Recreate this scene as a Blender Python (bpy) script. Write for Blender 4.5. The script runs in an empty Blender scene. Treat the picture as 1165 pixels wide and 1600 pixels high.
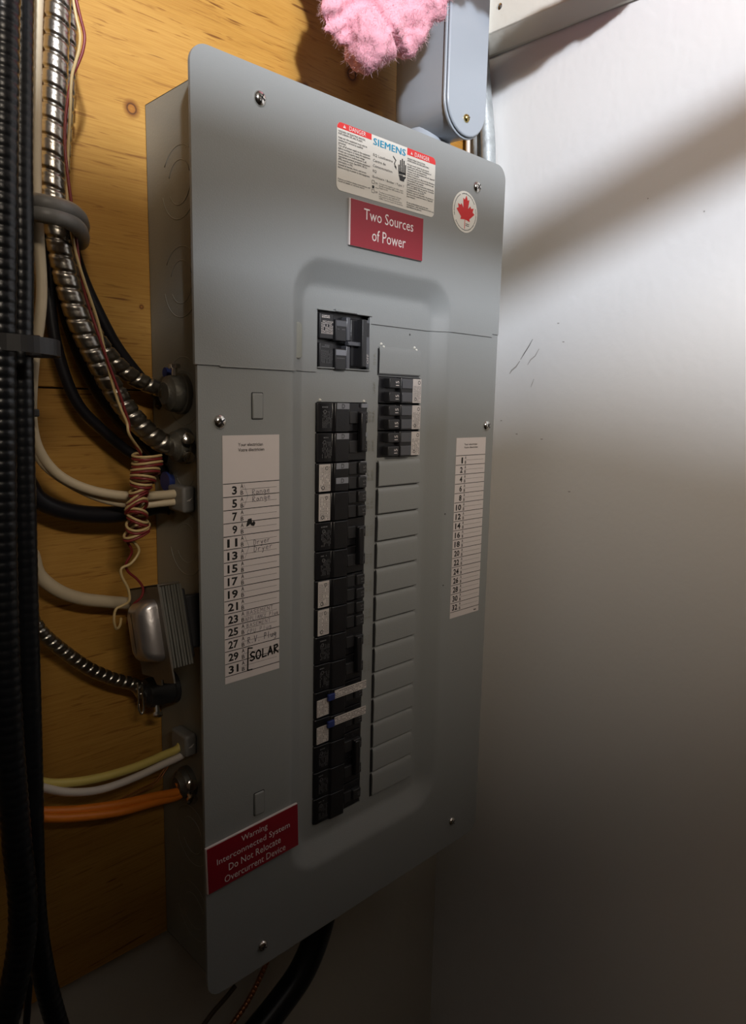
import bpy, bmesh, math, random
from mathutils import Vector, Matrix, noise
random.seed(7)
S = bpy.context.scene
COL = S.collection
ZO = 1.5            # height of the panel's own zero above the floor
# ------------------------------------------------------------------ camera
F = 1115.34
CAM = Vector((-0.26217, -0.44584, 0.05303))
RT = Vector((0.71533658, -0.6984847, 0.02031509)); UP = Vector((0.09245287, 0.12342003, 0.98803844)); FW = Vector((0.69263702, 0.70490185, -0.15286378))
cd = bpy.data.cameras.new('camera'); cam = bpy.data.objects.new('camera', cd); COL.objects.link(cam)
cam.matrix_world = Matrix(((RT.x, UP.x, -FW.x, CAM.x), (RT.y, UP.y, -FW.y, CAM.y), (RT.z, UP.z, -FW.z, CAM.z + ZO), (0, 0, 0, 1)))
cd.sensor_fit = 'VERTICAL'; cd.sensor_height = 24.0; cd.lens = F * 24.0 / 1600.0; cd.clip_start = 0.01
S.camera = cam
# ------------------------------------------------------------------ light
w = bpy.data.worlds.new('world'); S.world = w; w.use_nodes = True
w.node_tree.nodes['Background'].inputs[0].default_value = (0.5, 0.45, 0.4, 1)
w.node_tree.nodes['Background'].inputs[1].default_value = 0.006
def lamp(name, loc, target, size, power, color, shape='DISK', size_y=None):
    ld = bpy.data.lights.new(name, 'AREA'); ld.shape = shape; ld.size = size; ld.energy = power; ld.color = color
    if size_y: ld.size_y = size_y
    o = bpy.data.objects.new(name, ld); COL.objects.link(o)
    o.location = Vector(loc) + Vector((0, 0, ZO))
    d = Vector(target) - Vector(loc); o.rotation_euler = d.to_track_quat('-Z', 'Y').to_euler()
    return o
lamp('basement_lamp', (-0.78, -1.80, 0.83), (0.2, 0.0, 0.1), 0.09, 62, (0.83, 0.89, 1.0))
lamp('warm_fill_light', (-0.62, -1.74, 0.85), (0.3, 0.0, 0.1), 0.45, 24, (1.0, 0.86, 0.70), 'RECTANGLE', 0.28)  # added warm fill with no known fixture, lifts the shaded middle
S.view_settings.view_transform = 'Standard'; S.view_settings.look = 'None'
S.view_settings.gamma = 1.0; S.view_settings.use_curve_mapping = False
S.view_settings.exposure = 0.0
# ------------------------------------------------------------------ pixel -> place on a known plane
def ray(px, py): return FW + RT * ((px - 582.5) / F) - UP * ((py - 800) / F)
def aty(px, py, Y):
    d = ray(px, py); return CAM + d * ((Y - CAM.y) / d.y)
def atx(px, py, X):
    d = ray(px, py); return CAM + d * ((X - CAM.x) / d.x)
def mpp(p): return (Vector(p) - CAM).dot(FW) / F
# ------------------------------------------------------------------ materials
def mat(name, col, rough=0.5, metal=0.0, noise_scale=0, noise_amt=0.0, bump=0.0, bump_scale=200, spec=0.5, sss=0, rough_var=0):
    m = bpy.data.materials.new(name); m.use_nodes = True
    nt = m.node_tree; b = nt.nodes['Principled BSDF']
    b.inputs['Base Color'].default_value = (*col, 1); b.inputs['Roughness'].default_value = rough
    b.inputs['Metallic'].default_value = metal; b.inputs['Specular IOR Level'].default_value = spec
    if sss: b.inputs['Subsurface Weight'].default_value = sss; b.inputs['Subsurface Radius'].default_value = (0.01, 0.005, 0.005)
    tc = nt.nodes.new('ShaderNodeTexCoord')
    if noise_scale:
        n = nt.nodes.new('ShaderNodeTexNoise'); n.inputs['Scale'].default_value = noise_scale; n.inputs['Detail'].default_value = 6
        nt.links.new(tc.outputs['Object'], n.inputs['Vector'])
        mx = nt.nodes.new('ShaderNodeMix'); mx.data_type = 'RGBA'
        lo = [c * (1 - noise_amt) for c in col]; hi = [min(1, c * (1 + noise_amt)) for c in col]
        mx.inputs[6].default_value = (*lo, 1); mx.inputs[7].default_value = (*hi, 1)
        nt.links.new(n.outputs['Fac'], mx.inputs[0]); nt.links.new(mx.outputs[2], b.inputs['Base Color'])
        if rough_var:
            mr = nt.nodes.new('ShaderNodeMapRange'); mr.inputs[3].default_value = rough - rough_var; mr.inputs[4].default_value = rough + rough_var
            nt.links.new(n.outputs['Fac'], mr.inputs[0]); nt.links.new(mr.outputs[0], b.inputs['Roughness'])
    if bump:
        n2 = nt.nodes.new('ShaderNodeTexNoise'); n2.inputs['Scale'].default_value = bump_scale; n2.inputs['Detail'].default_value = 4
        nt.links.new(tc.outputs['Object'], n2.inputs['Vector'])
        bp = nt.nodes.new('ShaderNodeBump'); bp.inputs['Strength'].default_value = bump; bp.inputs['Distance'].default_value = 0.001
        nt.links.new(n2.outputs['Fac'], bp.inputs['Height']); nt.links.new(bp.outputs['Normal'], b.inputs['Normal'])
    return m
def wood_mat():
    m = bpy.data.materials.new('pine_plywood'); m.use_nodes = True; nt = m.node_tree; L = nt.links
    b = nt.nodes['Principled BSDF']; b.inputs['Roughness'].default_value = 0.5
    tc = nt.nodes.new('ShaderNodeTexCoord')
    def nz(sc, scale, detail=6, dist=0.0):
        mp = nt.nodes.new('ShaderNodeMapping'); mp.inputs['Scale'].default_value = sc
        mp.inputs['Rotation'].default_value = (0, math.radians(4), 0)
        n = nt.nodes.new('ShaderNodeTexNoise'); n.inputs['Scale'].default_value = scale; n.inputs['Detail'].default_value = detail; n.inputs['Distortion'].default_value = dist
        L.new(tc.outputs['Object'], mp.inputs[0]); L.new(mp.outputs[0], n.inputs['Vector']); return n
    def ramp(src, stops):
        r = nt.nodes.new('ShaderNodeValToRGB'); e = r.color_ramp.elements
        e[0].position, e[0].color = stops[0][0], (*stops[0][1], 1); e[1].position, e[1].color = stops[-1][0], (*stops[-1][1], 1)
        for p, c in stops[1:-1]: x = e.new(p); x.color = (*c, 1)
        L.new(src, r.inputs[0]); return r
    def mul(a, c, fac=1.0):
        x = nt.nodes.new('ShaderNodeMix'); x.data_type = 'RGBA'; x.blend_type = 'MULTIPLY'; x.inputs[0].default_value = fac
        L.new(a, x.inputs[6]); L.new(c, x.inputs[7]); return x.outputs[2]
    base = ramp(nz((0.8, 1, 5), 3, 4, 0.6).outputs['Fac'], [(0.3, (0.40, 0.20, 0.036)), (0.52, (0.48, 0.26, 0.052)), (0.72, (0.53, 0.30, 0.072))])
    grain = ramp(nz((1.4, 1, 26), 9, 7, 0.9).outputs['Fac'], [(0.27, (0.52, 0.40, 0.30)), (0.385, (0.95, 0.93, 0.9)), (0.7, (1, 1, 1))])
    dash = ramp(nz((5, 1, 75), 3.2, 2, 0.3).outputs['Fac'], [(0.26, (0.34, 0.22, 0.15)), (0.315, (1, 1, 1)), (1.0, (1, 1, 1))])
    c = mul(mul(base.outputs[0], grain.outputs[0], 0.85), dash.outputs[0], 0.9)
    # knots: small dark rings at fixed places on the board
    sx = nt.nodes.new('ShaderNodeSeparateXYZ'); L.new(tc.outputs['Object'], sx.inputs[0])
    for kx, kz, r in ((0.0085, 0.2675, 0.0036), (0.176, 0.331, 0.003), (0.115, 0.300, 0.004), (0.232, 0.36, 0.005), (-0.03, 0.352, 0.0012), (0.012, 0.123, 0.0012)):
        cb = nt.nodes.new('ShaderNodeCombineXYZ'); cb.inputs[1].default_value = 0; L.new(sx.outputs[0], cb.inputs[0]); L.new(sx.outputs[2], cb.inputs[2])
        d = nt.nodes.new('ShaderNodeVectorMath'); d.operation = 'DISTANCE'; L.new(cb.outputs[0], d.inputs[0]); d.inputs[1].default_value = (kx, 0, kz + ZO)
        mr = nt.nodes.new('ShaderNodeMapRange'); mr.inputs[2].default_value = r * 2.4; L.new(d.outputs['Value'], mr.inputs[0])
        kr = ramp(mr.outputs[0], [(0.0, (0.8, 0.66, 0.5)), (0.3, (0.7, 0.5, 0.38)), (0.4, (0.14, 0.08, 0.05)), (0.52, (0.5, 0.36, 0.26)), (0.9, (1, 1, 1))])
        c = mul(c, kr.outputs[0])
    dash2 = ramp(nz((9, 1, 120), 4.1, 3, 0.5).outputs['Fac'], [(0.30, (0.55, 0.42, 0.32)), (0.38, (1, 1, 1)), (1.0, (1, 1, 1))]); c = mul(c, dash2.outputs[0], 0.7)
    fine = ramp(nz((1.0, 1, 40), 22, 5, 1.2).outputs['Fac'], [(0.35, (0.84, 0.77, 0.68)), (0.6, (1, 1, 1))]); c = mul(c, fine.outputs[0], 0.8)
    L.new(c, b.inputs['Base Color'])
    bp = nt.nodes.new('ShaderNodeBump'); bp.inputs['Strength'].default_value = 0.25; bp.inputs['Distance'].default_value = 0.001
    L.new(nz((2, 1, 60), 6, 6, 0.5).outputs['Fac'], bp.inputs['Height']); L.new(bp.outputs['Normal'], b.inputs['Normal'])
    return m
M = {}
M['paint'] = mat('grey_enamel', (0.265, 0.275, 0.27), 0.38, 0, 3, 0.04, 0.12, 900, 0.45)
M['paint_box'] = mat('grey_enamel_enclosure', (0.25, 0.25, 0.215), 0.42, 0, 14, 0.10, 0.15, 700, 0.4)
M['wall'] = mat('white_painted_wall', (0.80, 0.80, 0.79), 0.55, 0, 2, 0.015, 0.25, 120, 0.3)
M['wall_lower'] = mat('primed_wall', (0.52, 0.49, 0.42), 0.8, 0, 5, 0.06, 0.3, 90, 0.2)
M['trim'] = mat('white_trim', (0.78, 0.76, 0.68), 0.45, 0, 20, 0.05, 0.3, 150)
M['dim'] = mat('low_bounce_dark', (0.10, 0.085, 0.07), 0.9)  # surfaces out of view, coloured dark to cut bounced light
M['concrete'] = mat('concrete', (0.07, 0.063, 0.055), 0.9, 0, 6, 0.2, 0.4, 60)
M['wood'] = wood_mat()
M['black'] = mat('black_moulded_plastic', (0.010, 0.010, 0.012), 0.32, 0, 60, 0.2, 0.1, 600, 0.5)
M['black2'] = mat('black_matt_plastic', (0.022, 0.022, 0.024), 0.45, 0, 60, 0.2)
M['greyplas'] = mat('smoky_grey_plastic', (0.085, 0.088, 0.10), 0.3)
M['jacket'] = mat('black_pvc_jacket', (0.006, 0.007, 0.009), 0.3, 0, 40, 0.2, 0.1, 300, 0.4)
M['rubber'] = mat('black_rubber', (0.008, 0.008, 0.012), 0.45, 0, 40, 0.2, 0.1, 300)
M['steel'] = mat('galvanised_flex_steel', (0.44, 0.42, 0.38), 0.30, 1.0, 45, 0.22, 0.15, 400, 0.5, 0, 0.1)
M['zinc'] = mat('cast_zinc', (0.15, 0.145, 0.125), 0.55, 0.7, 50, 0.2, 0.35, 500, 0.5, 0, 0.1)
M['chrome'] = mat('bright_screw_steel', (0.72, 0.70, 0.66), 0.16, 1.0, 80, 0.1)
M['brass'] = mat('brass_screw', (0.62, 0.47, 0.16), 0.25, 1.0, 80, 0.1)
M['galv'] = mat('galvanised_conduit', (0.36, 0.39, 0.40), 0.55, 0.45, 90, 0.55, 0.5, 300, 0.5, 0, 0.12)
M['cream'] = mat('cream_cable_jacket', (0.62, 0.52, 0.36), 0.45, 0, 60, 0.12, 0.1, 300)
M['cream_thin'] = mat('cream_bell_wire', (0.58, 0.43, 0.20), 0.42, 0, 60, 0.1)
M['red_thin'] = mat('red_bell_wire', (0.20, 0.022, 0.022), 0.42, 0, 60, 0.1)
M['yellow'] = mat('yellow_cable_jacket', (0.62, 0.50, 0.13), 0.45, 0, 60, 0.08)
M['whitec'] = mat('white_cable_jacket', (0.62, 0.56, 0.50), 0.45, 0, 60, 0.08)
M['orange'] = mat('orange_cable_jacket', (0.72, 0.20, 0.015), 0.45, 0, 60, 0.12, 0.1, 300)
M['copper'] = mat('bare_copper', (0.45, 0.19, 0.09), 0.35, 1.0, 90, 0.2)
M['brown'] = mat('brown_wire', (0.05, 0.03, 0.015), 0.5)
M['greyc'] = mat('grey_cable_jacket', (0.20, 0.195, 0.185), 0.45, 0, 80, 0.15, 0.2, 300)
M['blue'] = mat('blue_plastic', (0.02, 0.035, 0.16), 0.4)
M['pvc'] = mat('grey_pvc_conduit', (0.30, 0.335, 0.375), 0.26, 0, 30, 0.03, 0.05, 300)
M['sticker'] = mat('white_sticker', (0.74, 0.72, 0.66), 0.4)
M['paper'] = mat('white_paper', (0.66, 0.60, 0.58), 0.6, 0, 40, 0.03)
M['labelpaper'] = mat('breaker_label_paper', (0.60, 0.55, 0.52), 0.55, 0, 60, 0.06)
M['red_sign'] = mat('red_engraved_plastic', (0.27, 0.006, 0.018), 0.3, 0, 30, 0.05)
M['sign_core'] = mat('white_sign_core', (0.75, 0.68, 0.66), 0.4)
M['white_ink'] = mat('white_ink', (0.78, 0.72, 0.70), 0.5)
M['red_ink'] = mat('red_ink', (0.72, 0.03, 0.03), 0.4)
M['leaf_ink'] = mat('leaf_red_ink', (0.60, 0.012, 0.012), 0.4)
M['blue_ink'] = mat('teal_blue_ink', (0.0, 0.27, 0.47), 0.4)
M['ink'] = mat('black_ink', (0.012, 0.012, 0.012), 0.5)
M['ink_grey'] = mat('small_print_ink', (0.05, 0.05, 0.05), 0.5)
M['pencil'] = mat('grey_pen_ink', (0.085, 0.08, 0.11), 0.6)
M['dimprint'] = mat('faded_grey_print', (0.14, 0.14, 0.145), 0.5)
M['lam'] = mat('lamination_steel', (0.17, 0.165, 0.14), 0.45, 0.6, 60, 0.2)
M['bell'] = mat('tinned_steel_shell', (0.50, 0.48, 0.48), 0.3, 0.85, 40, 0.12, 0.3, 120, 0.5, 0, 0.06)
M['plate'] = mat('dull_steel_plate', (0.17, 0.15, 0.12), 0.4, 0.6, 50, 0.25, 0.3, 200)
M['smudge'] = mat('wall_scuff', (0.42, 0.40, 0.38), 0.7)
M['smudge_dark'] = mat('wall_scratch', (0.10, 0.085, 0.08), 0.7)
def pink_mat():
    m = mat('pink_fibreglass', (0.72, 0.35, 0.42), 0.9, 0, 30, 0.22, 0.9, 320, 0.1, 0.3)
    return m
M['pink'] = pink_mat()
m = bpy.data.materials.new('pink_fibres'); m.use_nodes = True; nt = m.node_tree
b = nt.nodes['Principled BSDF']; b.inputs['Base Color'].default_value = (0.78, 0.54, 0.58, 1); b.inputs['Roughness'].default_value = 0.8
tr = nt.nodes.new('ShaderNodeBsdfTranslucent'); tr.inputs[0].default_value = (0.85, 0.56, 0.60, 1)
ms = nt.nodes.new('ShaderNodeMixShader'); ms.inputs[0].default_value = 0.45
nt.links.new(b.outputs[0], ms.inputs[1]); nt.links.new(tr.outputs[0], ms.inputs[2]); nt.links.new(ms.outputs[0], nt.nodes['Material Output'].inputs[0])
M['fibre'] = m
# ------------------------------------------------------------------ mesh helpers
class MB:
    def __init__(s): s.v = []; s.f = []
    def add(s, vs, fs):
        n = len(s.v); s.v += [tuple(v) for v in vs]; s.f += [tuple(i + n for i in f) for f in fs]; return s
    def box(s, x0, x1, y0, y1, z0, z1, Mx=None):
        vs = [Vector((x, y, z)) for x in (x0, x1) for y in (y0, y1) for z in (z0, z1)]
        if Mx: vs = [Mx @ v for v in vs]
        return s.add(vs, [(0, 1, 3, 2), (4, 6, 7, 5), (0, 4, 5, 1), (2, 3, 7, 6), (0, 2, 6, 4), (1, 5, 7, 3)])
    def prism(s, poly, y0, y1, Mx=None):      # poly in x,z ; front (toward -y) = y0
        n = len(poly)
        vs = [Vector((x, y0, z)) for x, z in poly] + [Vector((x, y1, z)) for x, z in poly]
        if Mx: vs = [Mx @ v for v in vs]
        return s.add(vs, [tuple(range(n)), tuple(range(2 * n - 1, n - 1, -1))] + [((i + 1) % n, i, i + n, (i + 1) % n + n) for i in range(n)])
    def lathe(s, prof, c, axis, n=24, closed=True):   # prof: (r, h) pairs along axis
        a = Vector(axis).normalized(); u = a.orthogonal().normalized(); v = a.cross(u); c = Vector(c)
        vs = []; fs = []
        for r, h in prof:
            for k in range(n):
                t = 2 * math.pi * k / n; vs.append(c + a * h + (u * math.cos(t) + v * math.sin(t)) * r)
        for j in range(len(prof) - 1):
            for k in range(n):
                fs.append((j * n + k, j * n + (k + 1) % n, (j + 1) * n + (k + 1) % n, (j + 1) * n + k))
        if closed: fs.append(tuple(range(n - 1, -1, -1))); fs.append(tuple(range((len(prof) - 1) * n, len(prof) * n)))
        return s.add(vs, fs)
    def tube(s, pts, r, n=12, rf=None, flat=1.0, cap=True):
        pts = [Vector(p) for p in pts]; m = len(pts)
        T = [(pts[min(i + 1, m - 1)] - pts[max(i - 1, 0)]).normalized() for i in range(m)]
        u = T[0].orthogonal().normalized(); vs = []; fs = []; L = 0
        if abs(T[0].dot(Vector((0, 1, 0)))) < 0.95: u = (Vector((0, 1, 0)) - T[0] * T[0].y).normalized()
        for i in range(m):
            if i: L += (pts[i] - pts[i - 1]).length
            u = (u - T[i] * u.dot(T[i])).normalized(); v = T[i].cross(u)
            for k in range(n):
                t = 2 * math.pi * k / n
                rr = rf(L, t) if rf else (r[i] if isinstance(r, (list, tuple)) else r)
                vs.append(pts[i] + u * math.cos(t) * rr * flat + v * math.sin(t) * rr)
        for i in range(m - 1):
            for k in range(n): fs.append((i * n + k, i * n + (k + 1) % n, (i + 1) * n + (k + 1) % n, (i + 1) * n + k))
        if cap: fs.append(tuple(range(n - 1, -1, -1))); fs.append(tuple(range((m - 1) * n, m * n)))
        return s.add(vs, fs)
def up(v): return Vector((v[0], v[1], v[2] + ZO))
def link(name, me, material, parent=None):
    o = bpy.data.objects.new(name, me); COL.objects.link(o)
    if material and not me.materials: me.materials.append(material)
    if parent:
        o.parent = parent; o.matrix_parent_inverse = Matrix.Translation(-parent.location)
    return o
def build(mb, name, material, parent=None, smooth=False, angle=None, bevel=0, bseg=2, shift=True):
    me = bpy.data.meshes.new(name)
    me.from_pydata([up(v) if shift else v for v in mb.v], [], mb.f); me.update()
    bm = bmesh.new(); bm.from_mesh(me); bmesh.ops.recalc_face_normals(bm, faces=bm.faces); bm.to_mesh(me); bm.free()
    if smooth or angle:
        me.shade_smooth()
        if angle:
            me.set_sharp_from_angle(angle=math.radians(angle))
    o = link(name, me, material, parent)
    if bevel:
        md = o.modifiers.new('bevel', 'BEVEL'); md.width = bevel; md.segments = bseg; md.limit_method = 'ANGLE'; md.angle_limit = math.radians(35)
        me.shade_smooth(); me.set_sharp_from_angle(angle=math.radians(40))
    return o
def thing(name, label, cat, loc=(0, 0, 0), group=None):
    o = bpy.data.objects.new(name, None); COL.objects.link(o); o.location = up(loc); o.empty_display_size = 0.02
    o['label'] = label; o['category'] = cat
    if group: o['group'] = group
    return o
def tag(o, label, cat, group=None):
    o['label'] = label; o['category'] = cat
    if group: o['group'] = group
    return o
def struct(o): o['kind'] = 'structure'; return o
def spline(pts, step=0.004):
    pts = [Vector(p) for p in pts]; P = [pts[0] * 2 - pts[1]] + pts + [pts[-1] * 2 - pts[-2]]; out = []
    for i in range(1, len(P) - 2):
        a, b, c, d = P[i - 1:i + 3]; n = max(2, int((c - b).length / step))
        # centripetal-ish catmull rom
        for k in range(n):
            t = k / n
            out.append(0.5 * ((2 * b) + (c - a) * t + (2 * a - 5 * b + 4 * c - d) * t * t + (3 * b - a - 3 * c + d) * t ** 3))
    out.append(pts[-1]); return out
def resample(pts, step):
    out = [pts[0]]; acc = 0
    for a, b in zip(pts, pts[1:]):
        L = (b - a).length
        while acc + L >= step:
            t = (step - acc) / L; a = a.lerp(b, t); out.append(a); L = (b - a).length; acc = 0
        acc += L
    return out
# ------------------------------------------------------------------ text (built-in font, turned into flat meshes, merged per sign and ink)
TEXT = []; PRINT = {}
def txt(s, box, key, rot=0, bold=0.0, align='CENTER', spacing=1.0, space_char=1.0):
    """fit the string(s) into box=(x0,x1,z0,z1) on the sign"""
    cu = bpy.data.curves.new('t', 'FONT'); cu.body = s; cu.align_x = align; cu.resolution_u = 2; cu.offset = bold; cu.space_line = spacing; cu.space_character = space_char
    o = bpy.data.objects.new('t', cu); COL.objects.link(o); TEXT.append((o, box, key, rot))
def pr(key): return PRINT.setdefault(key, MB())
def newprint(parent, name, material, Y, wobble=None):
    key = len(PRINT); PRINT[key] = MB(); PRINT[key].meta = (parent, name, material, Y, wobble); return key
def quad(key, x0, x1, z0, z1):
    PRINT[key].add([(x0, 0, z0), (x1, 0, z0), (x1, 0, z1), (x0, 0, z1)], [(0, 1, 2, 3)])
def poly(key, pts): PRINT[key].add([(x, 0, z) for x, z in pts], [tuple(range(len(pts)))])
def stroke(key, pts, wd):
    for (ax, az), (bx, bz) in zip(pts, pts[1:]):
        d = Vector((bx - ax, bz - az)); 
        if d.length < 1e-7: continue
        d.normalize(); n = Vector((-d.y, d.x)) * wd / 2; e = d * wd * 0.3
        poly(key, [(ax - e.x + n.x, az - e.y + n.y), (ax - e.x - n.x, az - e.y - n.y), (bx + e.x - n.x, bz + e.y - n.y), (bx + e.x + n.x, bz + e.y + n.y)])
def finish_text():
    bpy.context.view_layer.update(); dg = bpy.context.evaluated_depsgraph_get()
    for o, box, key, rot in TEXT:
        me = bpy.data.meshes.new_from_object(o.evaluated_get(dg))
        vs = [v.co.copy() for v in me.vertices]; fs = [tuple(p.vertices) for p in me.polygons]
        bpy.data.meshes.remove(me)
        if rot == 90: vs = [Vector((-v.y, v.x, 0)) for v in vs]
        if rot == -90: vs = [Vector((v.y, -v.x, 0)) for v in vs]
        x0, x1 = min(v.x for v in vs), max(v.x for v in vs); y0, y1 = min(v.y for v in vs), max(v.y for v in vs)
        bx0, bx1, bz0, bz1 = box
        if bx1 is None: bx1 = bx0 + (x1 - x0) / (y1 - y0) * (bz1 - bz0)
        PRINT[key].add([(bx0 + (v.x - x0) / (x1 - x0) * (bx1 - bx0), 0, bz0 + (v.y - y0) / (y1 - y0) * (bz1 - bz0)) for v in vs], fs)
        cu = o.data; bpy.data.objects.remove(o); bpy.data.curves.remove(cu)
    for k, mb in PRINT.items():
        if not mb.v: continue
        parent, name, material, Y, fn = mb.meta
        me = bpy.data.meshes.new(name)
        me.from_pydata([up(fn(x, z)) if fn else up((x, Y, z)) for x, y, z in mb.v], [], mb.f)
        o = link(name, me, material, parent)
# ------------------------------------------------------------------ the room
XR = 0.4156; YW = 0.110; PB_ = 0.098
def slab(name, a, material, parent=None, **k):
    return build(MB().box(*a), name, material, parent, **k)
wr = struct(slab('wall_right', (XR, XR + 0.1, -0.50, YW + 0.1, -1.5, 0.60), M['wall']))
struct(slab('wall_right_rear', (XR, XR + 0.1, -3.2, -0.50, -1.5, 1.3), M['dim']))  # unseen stretch, coloured dark so it throws less light back
struct(slab('wall_right_upper', (XR, XR + 0.1, -0.50, YW + 0.1, 0.60, 1.3), M['dim']))  # unseen top of the white wall, darkened against bounce
struct(slab('wall_back', (-1.6, XR, YW, YW + 0.1, -1.5, 1.3), M['wall_lower']))
struct(slab('floor', (-1.7, XR + 0.1, -3.3, YW + 0.1, -1.6, -1.5), M['concrete']))
struct(slab('ceiling', (-1.7, XR + 0.1, -3.3, YW + 0.1, 1.3, 1.4), M['dim']))
struct(slab('wall_left', (-1.7, -1.6, -3.2, YW + 0.1, -1.5, 1.3), M['dim']))
struct(slab('wall_front', (-1.7, XR + 0.1, -3.3, -3.2, -1.5, 1.3), M['dim']))
struct(build(MB().prism([(XR, -1.5), (XR, 0.46), (-0.22, 0.47), (-0.29, 0.508), (-0.35, 0.565), (-0.46, 0.575), (-0.52, 0.615), (-1.6, 0.625), (-1.6, -1.5)], -1.20, -1.15), 'light_blocker', M['dim']))  # unseen blocker added here, top edge stepped to shape the lower shadow line
# unseen bar added above and behind the camera to cast the shadow band
tag(build(MB().tube([(-1.6, -0.75, 0.474), (XR, -0.75, 0.474)], 0.0225, 16), 'shadow_bar', M['galv'], None, smooth=True), 'thin metal bar added overhead behind the viewer to cast a band of shade', 'shadow bar')
# trim board along the top of the right wall
t1 = MB(); pf = [(XR, 0.4265), (XR - 0.004, 0.4265), (XR - 0.019, 0.4405), (XR - 0.019, 0.62), (XR, 0.62)]
t1.add([(x, -0.49, z) for x, z in pf] + [(x, PB_, z) for x, z in pf], [(0, 1, 2, 3, 4), (9, 8, 7, 6, 5)] + [((i + 1) % 5, i, i + 5, (i + 1) % 5 + 5) for i in range(5)])
t1 = struct(build(t1, 'trim_1', M['trim'], bevel=0.0008))
mb = MB()
p = atx(780, 10, XR - 0.019)
for yy in (p.y, p.y - 0.3): build(MB().lathe([(0.0, -0.0012), (0.002, -0.001), (0.0034, 0)], (XR - 0.019, yy, p.z), (1, 0, 0), 12, False), 'screw', M['chrome'], t1, smooth=True)
# scuffs on the right wall
def scuff(pts, wd, material):
    P = [atx(x, y, XR) for x, y in pts]; m_ = MB(); vs = []
    for i, q_ in enumerate(P):
        d = (P[min(i + 1, len(P) - 1)] - P[max(i - 1, 0)]).normalized(); n = Vector((0, -d.z, d.y)); ww = wd * (0.25 + 0.75 * math.sin(math.pi * (i + 0.3) / (len(P) - 0.4)))
        vs += [(XR - 0.0002, q_.y + n.y * ww, q_.z + n.z * ww), (XR - 0.0002, q_.y - n.y * ww, q_.z - n.z * ww)]
    m_.add(vs, [(2 * i, 2 * i + 1, 2 * i + 3, 2 * i + 2) for i in range(len(P) - 1)])
    build(m_, 'scuff_mark', material, wr)
scuff([(832, 530), (826, 541), (819, 552), (813, 562)], 0.0005, M['smudge_dark'])
scuff([(812, 564), (806, 573), (799, 579), (796, 584)], 0.0009, M['smudge'])
scuff([(842, 545), (836, 556), (829, 562), (824, 570)], 0.0006, M['smudge'])
scuff([(834, 592), (831, 600), (829, 605)], 0.0004, M['smudge'])
for x, y, r in ((872, 505, 1.6), (880, 534, 1.5), (889, 768, 2.0), (807, 678, 1.6), (846, 686, 1.8), (783, 657, 1.2), (1100, 330, 1.2), (1012, 310, 1), (745, 285, 1)):
    scuff([(x - r, y), (x, y + .3), (x + r, y)], 0.0006, M['smudge'])
# ------------------------------------------------------------------ plywood backboard in two sheets
bb = thing('backboard', 'golden plywood backboard in two sheets behind the grey panel and cables', 'plywood board', (0, YW, -0.43))
PB = 0.098
build(MB().box(-0.75, XR - 0.008, PB, YW, 0.0588, 1.28), 'plank', M['wood'], bb, bevel=0.0008)
build(MB().box(-0.75, XR - 0.008, PB, YW, -0.4285, 0.0576), 'plank', M['wood'], bb, bevel=0.0008)
# ------------------------------------------------------------------ the panel
W = 0.348; ZT = 0.2825; ZB = -0.4228
panel = thing('electrical_panel', 'grey metal breaker panel with labels and black breakers on the plywood', 'breaker panel', (W / 2, PB, ZB))
BX0, BX1, BZ0, BZ1, BYF = 0.0193, 0.3287, -0.4275, 0.2735, 0.0035
mb = MB(); t = 0.0016
mb.box(BX0, BX0 + t, BYF, PB, BZ0, BZ1); mb.box(BX1 - t, BX1, BYF, PB, BZ0, BZ1)
mb.box(BX0, BX1, BYF, PB, BZ0, BZ0 + t); mb.box(BX0, BX1, BYF, PB, BZ1 - t, BZ1); mb.box(BX0, BX1, PB - t, PB, BZ0, BZ1)
enc = build(mb, 'enclosure', M['paint_box'], panel, bevel=0.0006, bseg=1)
# concentric knockout rings pressed in the left side
def ring(y, z, r, a0=0, a1=360):
    pts = []; n = int((a1 - a0) / 10) + 1
    for k in range(n):
        a = math.radians(a0 + (a1 - a0) * k / (n - 1)); pts.append((BX0 + 0.0001, y + r * math.cos(a), z + r * math.sin(a)))
    build(MB().tube(pts, 0.00045, 6), 'knockout_ring', M['paint_box'], panel, smooth=True)
for zc in (0.208, 0.138, 0.058, 0.0, -0.06, -0.31, -0.38):
    for r, a0 in ((0.0155, 20), (0.0255, 35)): ring(0.049, zc, r, a0, a0 + 140); ring(0.049, zc, r, a0 + 180, a0 + 310)
# front covers: a relief grid with the pressed recess
RX0, RX1, RZ0, RZ1, RR = 0.0825, 0.2765, -0.361, 0.166, 0.034
def depth(x, z):
    cx, cz = (RX0 + RX1) / 2, (RZ0 + RZ1) / 2; hx, hz = (RX1 - RX0) / 2 - RR, (RZ1 - RZ0) / 2 - RR
    qx, qz = abs(x - cx) - hx, abs(z - cz) - hz
    sd = math.hypot(max(qx, 0), max(qz, 0)) + min(max(qx, qz), 0) - RR
    tt = min(1, max(0, -sd / 0.0245)); k = 0.22
    # straight flank with rounded shoulders
    if tt < k: f_ = tt * tt / (2 * k)
    elif tt > 1 - k: f_ = (1 - k) - (1 - tt) ** 2 / (2 * k)
    else: f_ = tt - k / 2
    return 0.012 * f_ / (1 - k)
WIN = [(0.1190, 0.1780, 0.0802, 0.1252), (0.1200, 0.1775, -0.3265, 0.0520), (0.1910, 0.2455, 0.0030, 0.0757)]
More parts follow.
